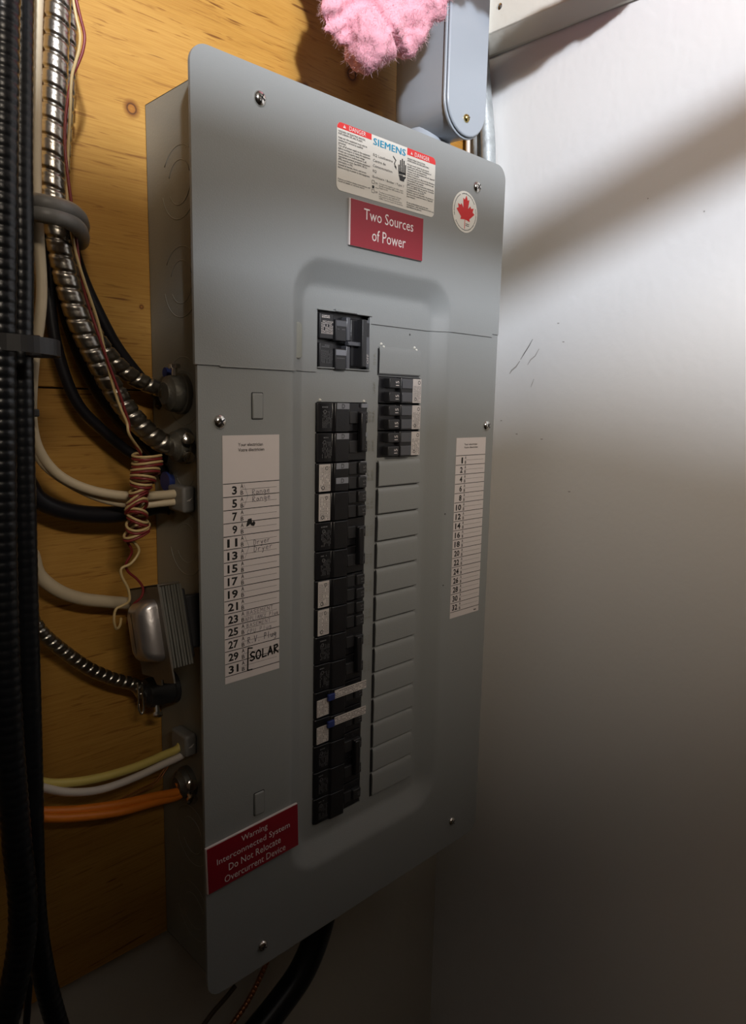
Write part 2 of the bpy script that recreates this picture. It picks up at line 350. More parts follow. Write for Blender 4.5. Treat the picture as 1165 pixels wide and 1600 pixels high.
def cover(name, x0, x1, z0, z1, inside, yoff, rc, extra_x=(), extra_z=()):
    def lines(a, b, extra, fine):
        L = {a, b} | {e for e in extra if a <= e <= b}; n = int((b - a) / 0.004)
        base = [a + (b - a) * i / n for i in range(n + 1)]
        for v in base:
            if all(abs(v - e) > 0.0016 for e in L): L.add(v)
        for lo, hi in fine:
            k = lo
            while k < hi:
                if a < k < b and all(abs(k - e) > 0.0011 for e in L): L.add(k)
                k += 0.002
        return sorted(L)
    ex = set(extra_x); ez = set(extra_z)
    for a in WIN: ex |= {a[0], a[1]}; ez |= {a[2], a[3]}
    xs = lines(x0, x1, ex, [(x0, x0 + 0.016), (x1 - 0.016, x1), (RX0, RX0 + 0.026), (RX1 - 0.026, RX1)])
    zs = lines(z0, z1, ez, [(z0, z0 + 0.016), (z1 - 0.016, z1), (RZ0, RZ0 + 0.026), (RZ1 - 0.026, RZ1)])
    vid = {}; V = []; Fc = []
    def vert(i, j):
        if (i, j) not in vid:
            x, z = xs[i], zs[j]; y = depth(x, z)
            for cx, cz, sx, sz in ((x0 + rc, ZT - rc, -1, 1), (x1 - rc, ZT - rc, 1, 1), (x0 + rc, ZB + rc, -1, -1), (x1 - rc, ZB + rc, 1, -1)):
                if (x - cx) * sx > 0 and (z - cz) * sz > 0:
                    d = math.hypot(x - cx, z - cz)
                    m_ = max(abs(x - cx), abs(z - cz))
                    if d > 0: x, z = cx + (x - cx) * m_ / d, cz + (z - cz) * m_ / d
            vid[(i, j)] = len(V); V.append((x, y + yoff, z))
        return vid[(i, j)]
    for i in range(len(xs) - 1):
        for j in range(len(zs) - 1):
            mx, mz = (xs[i] + xs[i + 1]) / 2, (zs[j] + zs[j + 1]) / 2
            if any(a < mx < b and c < mz < d for a, b, c, d in WIN) or not inside(mx, mz): continue
            Fc.append((vert(i, j), vert(i + 1, j), vert(i + 1, j + 1), vert(i, j + 1)))
    cnt = {}
    for f_ in Fc:
        for a, b in zip(f_, f_[1:] + f_[:1]): cnt[(min(a, b), max(a, b))] = cnt.get((min(a, b), max(a, b)), []) + [(a, b)]
    back = {}
    def bk(i, d):
        if (i, d) not in back:
            x, y, z = V[i]; back[(i, d)] = len(V); V.append((x, y + d, z))
        return back[(i, d)]
    for k, e in cnt.items():
        if len(e) == 1: a, b = e[0]; Fc.append((b, a, bk(a, 0.0025), bk(b, 0.0025)))
    m_ = MB(); m_.v = V; m_.f = Fc
    me = bpy.data.meshes.new(name); me.from_pydata([up(v) for v in V], [], Fc); me.shade_smooth(); me.set_sharp_from_angle(angle=math.radians(50))
    return link(name, me, M['paint'], panel)
SL, SR_ = 0.0760, 0.1195
cover('upper_cover', 0.0, W, 0.05, ZT, lambda x, z: (x < 0.1190 and z > SL) or (x >= 0.1190 and x < 0.1780 and z > 0.1252) or (x >= 0.1780 and z > SR_ and (x < 0.338 or z > 0.1225)) , -0.0013, 0.0135, (0.02, 0.338), (SL, SR_, 0.1225))
cover('lower_cover', 0.0025, W + 0.0005, ZB, 0.1252, lambda x, z: (x < 0.1190 and z < 0.079) or (0.1190 <= x < 0.1780 and z < 0.0802) or (x >= 0.1780 and z < 0.1225), 0.0, 0.0135, (0.02, 0.338), (0.079, 0.1225))
# thin bright lips along the joint
mb = MB(); mb.box(0.020, 0.088, -0.0016, 0.001, SL - 0.0009, SL); build(mb, 'seam_lip', M['paint'], panel, bevel=0.0003)
# edge lips round the upper breaker window
mb = MB(); mb.box(0.1185, 0.1790, 0.0085, 0.0125, 0.1252, 0.1262); mb.box(0.136, 0.160, 0.0070, 0.0125, 0.1254, 0.1275)
build(mb, 'window_lip', M['paint'], panel, bevel=0.0004)
mb = MB(); mb.box(0.1190, 0.1780, 0.0095, 0.0125, 0.0792, 0.0802); mb.box(0.1770, 0.1785, 0.0095, 0.0125, 0.0792, 0.1262)
build(mb, 'window_lip', M['paint'], panel, bevel=0.0004)
# screws of the cover
def screw(x, z, r=0.0052, y=0.0, material='chrome', parent=None, name='screw', slot=20):
    m_ = MB(); m_.lathe([(r * 1.0, 0), (r * 1.0, -0.0006), (r * 0.86, -0.0018), (r * 0.55, -0.0028), (r * 0.2, -0.0031), (0.0, -0.0031)], (x, y, z), (0, 1, 0), 24, False)
    o = build(m_, name, M[material], parent or panel, smooth=True)
    a = math.radians(slot); d = Vector((math.cos(a), 0, math.sin(a))); n = Vector((-d.z, 0, d.x)); c = Vector((x, y - 0.0032, z)); m2 = MB()
    for e, f_ in ((d, n), (n, d)):
        m2.add([c + e * r * .55 + f_ * r * .09, c + e * r * .55 - f_ * r * .09, c - e * r * .55 - f_ * r * .09, c - e * r * .55 + f_ * r * .09] + [q_ + Vector((0, 0.0008, 0)) for q_ in (c + e * r * .55 + f_ * r * .09, c + e * r * .55 - f_ * r * .09, c - e * r * .55 - f_ * r * .09, c - e * r * .55 + f_ * r * .09)], [(0, 1, 2, 3), (4, 5, 1, 0), (5, 6, 2, 1), (6, 7, 3, 2), (7, 4, 0, 3)])
    build(m2, 'slot', M['black2'], o)
for x, z, yy, sl in ((0.0549, 0.2615, -0.0013, -25), (0.3030, 0.2550, -0.0013, -40), (0.0199, 0.0365, 0, 35), (0.3362, 0.0310, 0, -45), (0.3050, -0.3957, 0, 30), (0.0555, -0.4035, 0, 60)): screw(x, z, 0.0052 if z > -0.2 else 0.0046, yy, slot=sl)
# pressed tabs, a darker plate painted as the shaded slot in the left flank, small holes
def rrect(x0, x1, z0, z1, r, n=5):
    out = []
    for cx, cz, a0 in ((x1 - r, z1 - r, 0), (x0 + r, z1 - r, 90), (x0 + r, z0 + r, 180), (x1 - r, z0 + r, 270)):
        for k in range(n + 1):
            a = math.radians(a0 + 90 * k / n); out.append((cx + r * math.cos(a), cz + r * math.sin(a)))
    return out
for z0 in (0.0385, -0.2815):
    build(MB().box(0.0478, 0.0572, -0.0013, 0.001, z0, z0 + 0.0190), 'tab', M['paint'], panel, bevel=0.0009)
    build(MB().prism(rrect(0.0472, 0.0578, z0 - 0.0006, z0 + 0.0196, 0.001), -0.00015, 0.0005), 'tab_gap', M['black2'], panel)
mb = MB(); mb.prism(rrect(0.0890, 0.0975, 0.0850, 0.1130, 0.003), 0.0028, 0.0075); build(mb, 'slot_shade_plate', M['paint_box'], panel, bevel=0.0008)  # raised plate, darker grey in place of recess shade
for x, z, yy in ((0.2303, 0.1143, 0.012), (0.2755, -0.055, 0.0002), (0.2765, -0.1275, 0.0002)): build(MB().lathe([(0.0009, -0.0002), (0.0009, 0)], (x, yy, z), (0, 1, 0), 10), 'rivet', M['ink_grey'], panel)
# knockout plates
FY = 0.0118
def plate(z1, h, x0=0.1915, x1=0.2465, raise_=0.0026, nm='knockout_plate'):
    z0 = z1 - h; m_ = MB(); y = FY - raise_
    # rounded curl along the top, flat face, square foot
    prof = [(FY, z1), (FY - raise_ * .45, z1 - .0004), (FY - raise_ * .8, z1 - .0014), (y, z1 - .0034), (y - .0003, z1 - .006), (y, z0 + .0008), (y + .0006, z0), (FY, z0)]
    n = len(prof); vs = [(x0 + (.0010 if i in (0, 7) else 0), a, b_) for i, (a, b_) in enumerate(prof)] + [(x1 - (.004 if i == 0 else .0015 if i == 1 else 0), a, b_) for i, (a, b_) in enumerate(prof)]
    m_.add(vs, [(i, i + 1, i + 1 + n, i + n) for i in range(n - 1)] + [tuple(range(n)), tuple(range(2 * n - 1, n - 1, -1))])
    build(m_, nm, M['paint'], panel, angle=35)
    build(MB().box(x0 - .0010, x1 - .001, FY - 0.0001, FY + 0.0004, z0 - .0013, z1 - .002), 'gap_shadow', M['black2'], panel)  # black strip: side gap plus the shadow line painted under the plate
PITCH = 0.02545
for k in range(13): plate(0.0008 - k * 0.02520, 0.0238)
plate(0.1015, 0.0240, 0.1905, 0.2450, 0.0012)
for x, z in ((0.1935, 0.1035), (0.1965, 0.1012), (0.2370, 0.1030), (0.2395, 0.1010), (0.1235, 0.0535), (0.1735, 0.0532)):
    build(MB().lathe([(0.0013, 0), (0.0009, -0.0011), (0.0, -0.0014)], (x, FY + .0003, z), (0, 1, 0), 8, False), 'break_nub', M['trim'], panel, smooth=True)
# ------------------------------------------------------------------ breakers
build(MB().box(0.112, 0.250, 0.040, 0.042, -0.335, 0.130), 'interior_base', M['black'], panel)
pk = lambda par, Y, material='dimprint', name='print': newprint(par, name, M[material], Y)
def fineprint(key, x0, x1, z0, z1, rows, vert=True, dens=0.8, th=0.38):
    """illegible small print as rows of short bars"""
    n = rows
    for i in range(n):
        if vert:
            a = x0 + (x1 - x0) * (i + 0.5) / n; wd = (x1 - x0) / n * th; z = z0
            while z < z1:
                L = random.uniform(0.0006, 0.0022)
                if random.random() < dens: quad(key, a - wd / 2, a + wd / 2, z, min(z + L, z1))
                z += L + 0.00035
        else:
            a = z0 + (z1 - z0) * (i + 0.5) / n; wd = (z1 - z0) / n * th; x = x0
            while x < x1:
                L = random.uniform(0.0006, 0.0022)
                if random.random() < dens: quad(key, x, min(x + L, x1), a - wd / 2, a + wd / 2)
                x += L + 0.00035
def ring_print(key, cx, cz, r, wd):
    n = 12
    for k in range(n):
        a, b_ = 2 * math.pi * k / n, 2 * math.pi * (k + 1) / n
        poly(key, [(cx + r * math.cos(a), cz + r * math.sin(a)), (cx + r * math.cos(b_), cz + r * math.sin(b_)), (cx + (r - wd) * math.cos(b_), cz + (r - wd) * math.sin(b_)), (cx + (r - wd) * math.cos(a), cz + (r - wd) * math.sin(a))])
def breaker(x0, x1, z0, z1, mirror, kind):
    """x runs from the outer end (label) to the inner end (handle); mirror for the right column"""
    X = (lambda f_: x0 + (x1 - x0) * f_) if not mirror else (lambda f_: x1 - (x1 - x0) * f_)
    prof = [(0.0, 0.040), (0.0, 0.0105), (0.04, 0.0092), (0.27, 0.0090), (0.30, 0.0068), (0.56, 0.0062), (0.60, 0.0110), (0.99, 0.0118), (1.0, 0.040)]
    m_ = MB(); n = len(prof); g = 0.0004
    vs = [(X(a), y, z0 + g) for a, y in prof] + [(X(a), y, z1 - g) for a, y in prof]
    m_.add(vs, [(i, i + 1, i + 1 + n, i + n) for i in range(n - 1)] + [tuple(range(n)), tuple(range(2 * n - 1, n - 1, -1))])
    o = build(m_, 'circuit_breaker', M['black'], panel, bevel=0.0006)
    def xb(a, b_): return (min(X(a), X(b_)), max(X(a), X(b_)))
    h = z1 - z0
    halves = [(z0, z0 + h / 2), (z0 + h / 2, z1)] if kind in ('tandem', 'tandem_dark', 'right') else [(z0, z1)]
    for a, b_ in halves:
        c = (a + b_) / 2; th = min(0.009, (b_ - a) * 0.74)
        if mirror:
            q = xb(0.60, 0.86); build(MB().box(q[0], q[1], 0.0048, 0.030, c - th / 2, c + th / 2), 'toggle', M['black2'], o, bevel=0.0009)
            q = xb(0.30, 0.555); build(MB().box(q[0], q[1], 0.0050, 0.0072, c - th * .48, c + th * .48), 'window', M['greyplas'], o, bevel=0.0004)
            k = newprint(o, 'lettering', M['white_ink'], 0.0046); q = xb(0.645, 0.72)
            txt('15', (q[0], q[1], c - 0.0021, c + 0.0021), k, rot=90)
        else:
            q = xb(0.78, 0.945); build(MB().box(q[0], q[1], 0.0070, 0.030, c - th * .55, c + th * .55), 'toggle', M['black2'], o, bevel=0.0009)
            q = xb(0.61, 0.77); build(MB().box(q[0], q[1], 0.0090, 0.030, c - th * .6, c + th * .6), 'handle_well', M['black2'], o, bevel=0.0006)
            k = newprint(o, 'lettering', M['dimprint'], 0.0068)
            q = xb(0.865, 0.925); txt('15' if kind != 'double' else '40', (q[0], q[1], c - 0.0022, c + 0.0022), k, rot=90)
            if kind in ('tandem', 'tandem_pair', 'double_bright'):
                q = xb(0.315, 0.55); build(MB().box(q[0], q[1], 0.0058, 0.0066, b_ - 0.0050 - 0.0006, b_ - 0.0006), 'rating_tag', M['tagpaper'], o)
                k = newprint(o, 'lettering', M['ink'], 0.0056); cx = (q[0] + q[1]) / 2
                txt('D', (cx - 0.0016, cx + 0.0016, b_ - 0.0050, b_ - 0.0013), k)
                q = xb(0.86, 0.99); build(MB().box(q[0], q[1], 0.0098, 0.0114, b_ - 0.0042, b_ - 0.0006), 'rating_tag', M['tagpaper'], o)
    if kind in ('tandem', 'tandem_dark', 'right'):
        q = xb(0.02, 0.23) if mirror else xb(0.035, 0.245)
        yl = 0.0086
        lab = build(MB().box(q[0], q[1], yl, yl + 0.0006, z0 + 0.0012, z1 - 0.0012), 'paper_label', M['labelpaper'], o)
        k = newprint(lab, 'print', M['ink_grey'], yl - 0.0001)
        fineprint(k, q[0] + 0.0008, q[1] - 0.0006, z0 + 0.002, z1 - 0.0075 if mirror else z1 - 0.003, 7, True, 0.85, 0.3)
        if mirror: ring_print(k, q[0] + 0.0085, z1 - 0.0045, 0.0018, 0.0006); ring_print(k, q[0] + 0.004, z0 + 0.0045, 0.0016, 0.0006)
        else: ring_print(k, q[0] + 0.004, z0 + 0.0042, 0.0018, 0.0007); ring_print(k, q[0] + 0.008, z1 - 0.0045, 0.0016, 0.0005)
    elif kind in ('double', 'double_bright'):
        q = xb(0.08, 0.27); k = newprint(o, 'print', M['dimprint'], 0.0088)
        fineprint(k, q[0], q[1], z0 + 0.004, z1 - 0.0075, 8, True, 0.7, 0.34); ring_print(k, q[0] + 0.003, z1 - 0.008, 0.0017, 0.0005)
        fineprint(k, q[0], q[0] + 0.007, z1 - 0.0048, z1 - 0.0034, 1, False, 0.9, 0.8)
    elif kind == 'arc_fault':
        q = xb(0.03, 0.26); lab = build(MB().box(q[0], q[1], 0.0084, 0.0090, z0 + 0.0022, z1 - 0.0075), 'paper_label', M['labelpaper'], o)
        k = newprint(lab, 'print', M['ink_grey'], 0.0083); fineprint(k, q[0], q[1], z0 + 0.003, z1 - 0.008, 8, True, 0.8, 0.3)
        q = xb(0.33, 0.985); lab = build(MB().box(q[0], q[1], 0.0050, 0.0056, z1 - 0.0090, z1 - 0.0015), 'paper_label', M['labelpaper'], o)
        k = newprint(lab, 'print', M['ink_grey'], 0.0049); fineprint(k, q[0], q[1], z1 - 0.0086, z1 - 0.0020, 4, False, 0.75, 0.35)
        q = xb(0.20, 0.33); build(MB().box(q[0], q[1], 0.0045, 0.0070, z1 - 0.0095, z1 - 0.0035), 'test_button', M['blue'], o, bevel=0.0005)
    return o
M['tagpaper'] = mat('grey_rating_tag', (0.24, 0.25, 0.28), 0.5)
LP = 0.02518; zt = 0.0518
rows = ['double_bright', 'double_bright', 'tandem', 'tandem_dark', 'double', 'double', 'tandem_dark', 'tandem_dark', 'double', 'double', 'arc_fault', 'arc_fault', 'double', 'double', 'double']
for i, kd in enumerate(rows): breaker(0.1188, 0.1776, zt - (i + 1) * LP, zt - i * LP, False, kd)
# handle ties bridging the double breakers
for i in (0, 4, 8, 12):
    zc = zt - (i + 1) * LP; build(MB().box(0.1645, 0.1705, 0.0048, 0.010, zc - 0.017, zc + 0.017), 'handle_tie', M['black'], panel, bevel=0.0012)
for i in range(3): breaker(0.1905, 0.2455, 0.0757 - (i + 1) * 0.0243, 0.0757 - i * 0.0243, True, 'right' if i == 0 else 'right')
for i in range(3):      # second handle of each right-hand tandem
    zc = 0.0757 - (i + 0.5) * 0.0243
# main breaker, two poles deeper in the window
mbk = build(MB().box(0.1190, 0.1780, 0.016, 0.040, 0.0785, 0.128), 'main_breaker', M['black'], panel)
for i in range(2):
    z1 = 0.1235 - i * 0.0235; z0 = z1 - 0.0205
    build(MB().box(0.1215, 0.1365, 0.0105, 0.018, z0, z1), 'face_block', M['black2'], mbk, bevel=0.0008)
    build(MB().box(0.1370, 0.1490, 0.0085, 0.018, z0 - 0.001, z1 - 0.004), 'face_block', M['black2'], mbk, bevel=0.0008)
    build(MB().box(0.1375, 0.1485, 0.0080, 0.0088, z1 - 0.0095, z1 - 0.005), 'rating_tag', M['tagpaper'] if i else M['greyplas'], mbk)
    build(MB().box(0.1500, 0.1545, 0.0095, 0.018, z0, z1 - 0.001), 'face_block', M['greyplas'], mbk, bevel=0.0008)
    k = newprint(mbk, 'print', M['labelpaper'] if i == 0 else M['dimprint'], 0.0103)
    fineprint(k, 0.1228, 0.1358, z0 + 0.004, z1 - 0.006, 9, True, 0.85, 0.45 if i == 0 else 0.3)
    fineprint(k, 0.1235, 0.1320, z1 - 0.0040, z1 - 0.0015, 2, False, 0.9, 0.6)
    k = newprint(mbk, 'print', M['dimprint'], 0.0083); fineprint(k, 0.1385, 0.1475, z1 - 0.0125, z1 - 0.0112, 1, False, 0.8, 0.5)
build(MB().box(0.1560, 0.1745, 0.0110, 0.020, 0.082, 0.1215), 'handle_well', M['black'], mbk, bevel=0.001)
build(MB().box(0.1500, 0.1650, 0.0070, 0.012, 0.0990, 0.1025), 'cross_bar', M['greyplas'], mbk, bevel=0.0006)
hb = build(MB().box(0.1635, 0.1690, 0.0045, 0.014, 0.0820, 0.1215), 'handle_bar', M['black2'], mbk, bevel=0.0008)
build(MB().box(0.1690, 0.1735, 0.0062, 0.014, 0.0822, 0.1213), 'edge_strip', M['greyplas'], hb)
k = newprint(hb, 'lettering', M['labelpaper'], 0.0058); txt('OFF', (0.1702, 0.1724, 0.0850, 0.0930), k, rot=90); build(MB().box(0.1697, 0.1727, 0.0058, 0.0064, 0.1075, 0.1190), 'slot', M['black'], hb)
# embossed circuit numbers on the centre rib
k = newprint(panel, 'embossing', M['paint_box'], 0.0114)
for z, a, b_ in ((0.0905, '', '01A'), (0.0655, '', 'U2A'), (0.0405, 'B2Y', 'B4A'), (0.0150, 'B3Y', 'B6A'), (-0.0115, 'B7Y', 'B8A'), (-0.037, 'B9Y', 'B10A'), (-0.062, 'B11Y', 'B12A'), (-0.088, 'B13Y', 'B14A'), (-0.114, 'B15Y', 'B16A'), (-0.14, 'B17Y', 'B18A'), (-0.166, 'B19Y', 'B20A'), (-0.191, 'B21Y', 'B22A')):
    for s, x in ((a, 0.1792), (b_, 0.1842)):
        if s: txt(s, (x, x + 0.0028, z - 0.0055, z + 0.0050), k, rot=90)
# ------------------------------------------------------------------ labels and signs on the cover
YU = -0.0013      # face of the upper cover
def sheet(x0, x1, z0, z1, y, material, r=0.0, th=0.0003, name='label', tilt=0.0):
    o = build(MB().prism(rrect(x0, x1, z0, z1, r) if r else [(x1, z1), (x0, z1), (x0, z0), (x1, z0)], y - th, y), name, material, panel); return o
# danger / maker label
LX0, LX1, LZ0, LZ1 = 0.1270, 0.2428, 0.2163, 0.2662
lab = sheet(LX0, LX1, LZ0, LZ1, YU, M['sticker'], 0.0042, name='danger_label')
y1 = YU - 0.0004; y2 = YU - 0.00055
kr = newprint(lab, 'red_band', M['red_ink'], y1); krb = newprint(lab, 'red_band', M['red_ink'], y1); kt = newprint(lab, 'lettering', M['ink_grey'], y2); kw = newprint(lab, 'lettering', M['white_ink'], y2); kk = newprint(lab, 'hand_symbol', M['ink'], y2)
def band(x0, x1, zlo, left):
    pts = []
    r = 0.0042
    if left: pts = [(x1, zlo), (x1, LZ1)] + [(x0 + r + r * math.cos(math.radians(a)), LZ1 - r + r * math.sin(math.radians(a))) for a in range(90, 181, 15)] + [(x0, zlo)]
    else: pts = [(x1, zlo)] + [(x1 - r + r * math.cos(math.radians(a)), LZ1 - r + r * math.sin(math.radians(a))) for a in range(0, 91, 15)] + [(x0, LZ1), (x0, zlo)]
    poly(kr if left else krb, pts)
band(LX0, 0.1640, 0.2617, True); band(0.2062, LX1, 0.2607, False)
def tri(cx, cz, s): poly(kw, [(cx - s, cz - s * .8), (cx + s, cz - s * .8), (cx, cz + s)]); quad(newprint(lab, 'symbol', M['red_ink'], y2 - 0.0001), cx - s * .1, cx + s * .1, cz - s * .3, cz + s * .5)
tri(0.1345, 0.2640, 0.0014); tri(0.2115, 0.2630, 0.0013)
txt('DANGER', (0.1395, 0.1575, 0.2625, 0.2656), kw); txt('DANGER', (0.2155, 0.2345, 0.2614, 0.2647), kw)
for dx in (-0.00022, 0.0, 0.00022): txt('SIEMENS', (0.1662 + dx, 0.2040 + dx, 0.2588, 0.2640), newprint(lab, 'lettering', M['blue_ink'], y2 - dx * 0.05), space_char=1.04)
for s, x1, z0, z1 in (('EQ Loadcentre', 0.1887, 0.2498, 0.2522), ('Centre de', 0.1805, 0.2459, 0.2480), ('Consommation', 0.1885, 0.2419, 0.2440), ('EQ', 0.1702, 0.2376, 0.2399), ('Enclosure / Boîtier : Type 1', 0.2026, 0.2330, 0.2354)):
    txt(s, (0.1660, x1, z0, z1), kt)
txt("HAZARD OF ELECTRIC SHOCK,\nEXPLOSION OR ARC FLASH.", (0.1282, 0.1572, 0.2572, 0.2604), kt, align='LEFT', bold=0.015)
txt("Keep out, this equipment must only be\ninstalled and serviced by qualified\npersonnel.\nTurn off all power supply to this equipment\nbefore working on or inside this equipment.\nAlways use a properly rated voltage\nsensing device to confirm power is off.\nAppropriate personal protective equipment\n(PPE) must be worn. See NFPA 70E for\ninformation on PPE.\nReinstall all devices, doors, and covers\nbefore turning on power to this equipment.", (0.1282, 0.1630, 0.2322, 0.2558), kt, align='LEFT', bold=0.01)
txt("Failure to follow these instructions will\nresult in death or serious injury.", (0.1284, 0.1632, 0.2222, 0.2252), kt, align='LEFT', bold=0.015)
txt("RISQUE D'ÉLECTROCUTION,\nD'EXPLOSION OU D'ÉCLAIR D'ARC.", (0.2067, 0.2345, 0.2555, 0.2588), kt, align='LEFT', bold=0.015)
txt("Ne pas ouvrir. Seul du personnel\nqualifié peut effectuer l'installation et\nl'entretien de cet équipement.\nCouper toute alimentation de cet appareil\navant d'y travailler.\nUtiliser toujours un dispositif de détection\nde tension approprié pour confirmer que\nl'alimentation est coupée.\nUn équipement de protection individuelle\n(EPI) approprié doit être porté. Consulter\nla norme NFPA 70E pour des\nrenseignements sur les EPI.\nReplacer tous les dispositifs, les portes et\nles couvercles avant de mettre l'appareil\nsous tension.", (0.2067, 0.2420, 0.2270, 0.2540), kt, align='LEFT', bold=0.01)
txt("Si ces précautions ne sont pas\nrespectées, cela entraînera la mort ou\ndes blessures graves.", (0.2070, 0.2420, 0.2182, 0.2232), kt, align='LEFT', bold=0.015)
txt("Contact the supplier to order more\nhandle to indicate OFF position. See\nInspect to fit.\n", (0.1735, 0.2022, 0.2262, 0.2312), kt, align='LEFT')
txt("Toucher ce commutateur à la pos.\nPour montrer que l'appareil est\nprêt mettre la manette à la position\n«OFF». Voir le croquis du couvercle.", (0.1735, 0.2022, 0.2180, 0.2246), kt, align='LEFT')
txt('ON', (0.1690, 0.1715, 0.2292, 0.2307), kt); txt('OFF', (0.1690, 0.1718, 0.2222, 0.2237), kt); stroke(kt, [(0.1690, 0.2264), (0.1730, 0.2264)], 0.0003)
for z in (0.2290, 0.2220):
    for a in ((0.1652, 0.1680, z, z), (0.1652, 0.1680, z + 0.0024, z + 0.0024), (0.1652, 0.1652, z, z + 0.0024), (0.1680, 0.1680, z, z + 0.0024)): stroke(kt, [(a[0], a[2]), (a[1], a[3])], 0.0003)
kc = newprint(lab, 'checkbox', M['ink'], y2); ka = newprint(lab, 'arrow_symbol', M['ink'], y2); quad(kc, 0.1655, 0.1679, 0.2253, 0.2275)
# shock symbol: a hand touched by a lightning arrow
hx, hz = 0.2006, 0.2430
for i, (dx, top, bot) in enumerate(((-0.0040, 0.2500, 0.2448), (-0.0022, 0.2540, 0.2448), (-0.0002, 0.2555, 0.2448), (0.0018, 0.2545, 0.2448), (0.0036, 0.2515, 0.2448))):
    stroke(kk, [(hx + dx, bot), (hx + dx * 1.06, top)], 0.00125)
poly(kk, [(hx - 0.0046, 0.2452), (hx - 0.0044, 0.2430), (hx + 0.0030, 0.2437), (hx + 0.0044, 0.2432), (hx + 0.0044, 0.2452)])
poly(kk, [(hx - 0.0044, 0.2425), (hx - 0.0032, 0.2400), (hx - 0.0026, 0.2382), (hx + 0.0024, 0.2382), (hx + 0.0026, 0.2398), (hx + 0.0044, 0.2414), (hx + 0.0044, 0.2426), (hx + 0.0005, 0.2420), (hx + 0.0012, 0.2429)])
stroke(ka, [(0.1893, 0.2553), (0.1925, 0.2528), (0.1908, 0.2500), (0.1925, 0.2475)], 0.0008); poly(ka, [(0.1908, 0.2480), (0.1932, 0.2482), (0.1934, 0.2458)])
# round maple leaf approval sticker
cx, cz, r = 0.2868, 0.2296, 0.0183
def circ(cx, cz, r, n=40): return [(cx + r * math.cos(2 * math.pi * i / n), cz + r * math.sin(2 * math.pi * i / n)) for i in range(n)]
st = build(MB().prism(circ(cx, cz, r), YU - 0.0003, YU), 'round_sticker', M['sticker'], panel)
k = newprint(st, 'print', M['ink_grey'], y1)
for i in range(72):
    if i in (4, 5, 6, 40, 41, 42, 22, 23): continue
    a = 2 * math.pi * i / 72; a2 = a + 0.062
    r0, r1 = r * 0.855, r * 0.90 + random.uniform(-.0002, .0002)
    poly(k, [(cx + r0 * math.cos(a), cz + r0 * math.sin(a)), (cx + r1 * math.cos(a), cz + r1 * math.sin(a)), (cx + r1 * math.cos(a2), cz + r1 * math.sin(a2)), (cx + r0 * math.cos(a2), cz + r0 * math.sin(a2))])
half = [(0, 0.98), (0.15, 0.70), (0.31, 0.78), (0.23, 0.20), (0.45, 0.43), (0.52, 0.30), (0.78, 0.36), (0.70, 0.12), (0.90, 0.02), (0.42, -0.36), (0.48, -0.52), (0.045, -0.46)]
k = newprint(st, 'maple_leaf', M['leaf_ink'], y1); s = 0.0150
L1 = [(x * s, z * s) for x, z in half]; rot_ = math.radians(-2)
pts = [(x, z) for x, z in L1] + [(-x, z) for x, z in reversed(L1[1:])]
pts = [(cx + 0.0005 + x * math.cos(rot_) - z * math.sin(rot_), cz + 0.0002 + x * math.sin(rot_) + z * math.cos(rot_)) for x, z in pts]
n_ = len(pts); ctr = (cx, cz)
for i in range(n_): poly(k, [ctr, pts[i], pts[(i + 1) % n_]])
stroke(k, [(cx, cz - 0.45 * s), (cx - 0.0002, cz - 0.98 * s)], 0.0008)
k = newprint(st, 'print', M['ink_grey'], y1); fineprint(k, cx + 0.0012, cx + 0.0065, cz - 0.0125, cz - 0.0095, 2, False, 0.9, 0.5)
# red engraved signs: white core edge with a red face
sg = build(MB().box(0.1398, 0.2270, YU - 0.0018, YU, 0.1768, 0.2126), 'red_sign', M['sign_core'], panel, bevel=0.0002, bseg=1)
build(MB().box(0.1410, 0.2270, YU - 0.0022, YU - 0.0017, 0.1768, 0.2123), 'sign_face', M['red_sign'], sg)
k = newprint(sg, 'lettering', M['white_ink'], YU - 0.0023)
txt('Two Sources', (0.1553, 0.2142, 0.1990, 0.2076), k); txt('of Power', (0.1648, 0.2050, 0.1838, 0.1929), k)
ang = math.radians(1.6)
def wf(x, z):
    c, s_ = math.cos(ang), math.sin(ang); dx, dz = x - 0.0028, z + 0.3285; return (0.0028 + dx * c - dz * s_, -0.0023, -0.3285 + dx * s_ + dz * c)
m_ = MB(); R_ = [wf(a, b_) for a, b_ in ((0.0028, -0.3285), (0.0918, -0.3285), (0.0918, -0.2895), (0.0028, -0.2895))]
m_.prism([(a[0], a[2]) for a in reversed(R_)], -0.0018, 0.0); sg = build(m_, 'red_sign', M['sign_core'], panel)
R_ = [wf(a, b_) for a, b_ in ((0.0036, -0.3285), (0.0918, -0.3285), (0.0918, -0.2902), (0.0036, -0.2902))]
build(MB().prism([(a[0], a[2]) for a in reversed(R_)], -0.0022, -0.0017), 'sign_face', M['red_sign'], sg)
k = newprint(sg, 'lettering', M['white_ink'], -0.0023, wf)
for s, x0, x1, z0, z1 in (('Warning', 0.0348, 0.0602, -0.2998, -0.2932), ('Interconnected System', 0.0118, 0.0830, -0.3090, -0.3024), ('Do Not Relocate', 0.0222, 0.0732, -0.3172, -0.3112), ('Overcurrent Device', 0.0180, 0.0780, -0.3262, -0.3202)): txt(s, (x0, x1, z0, z1), k)
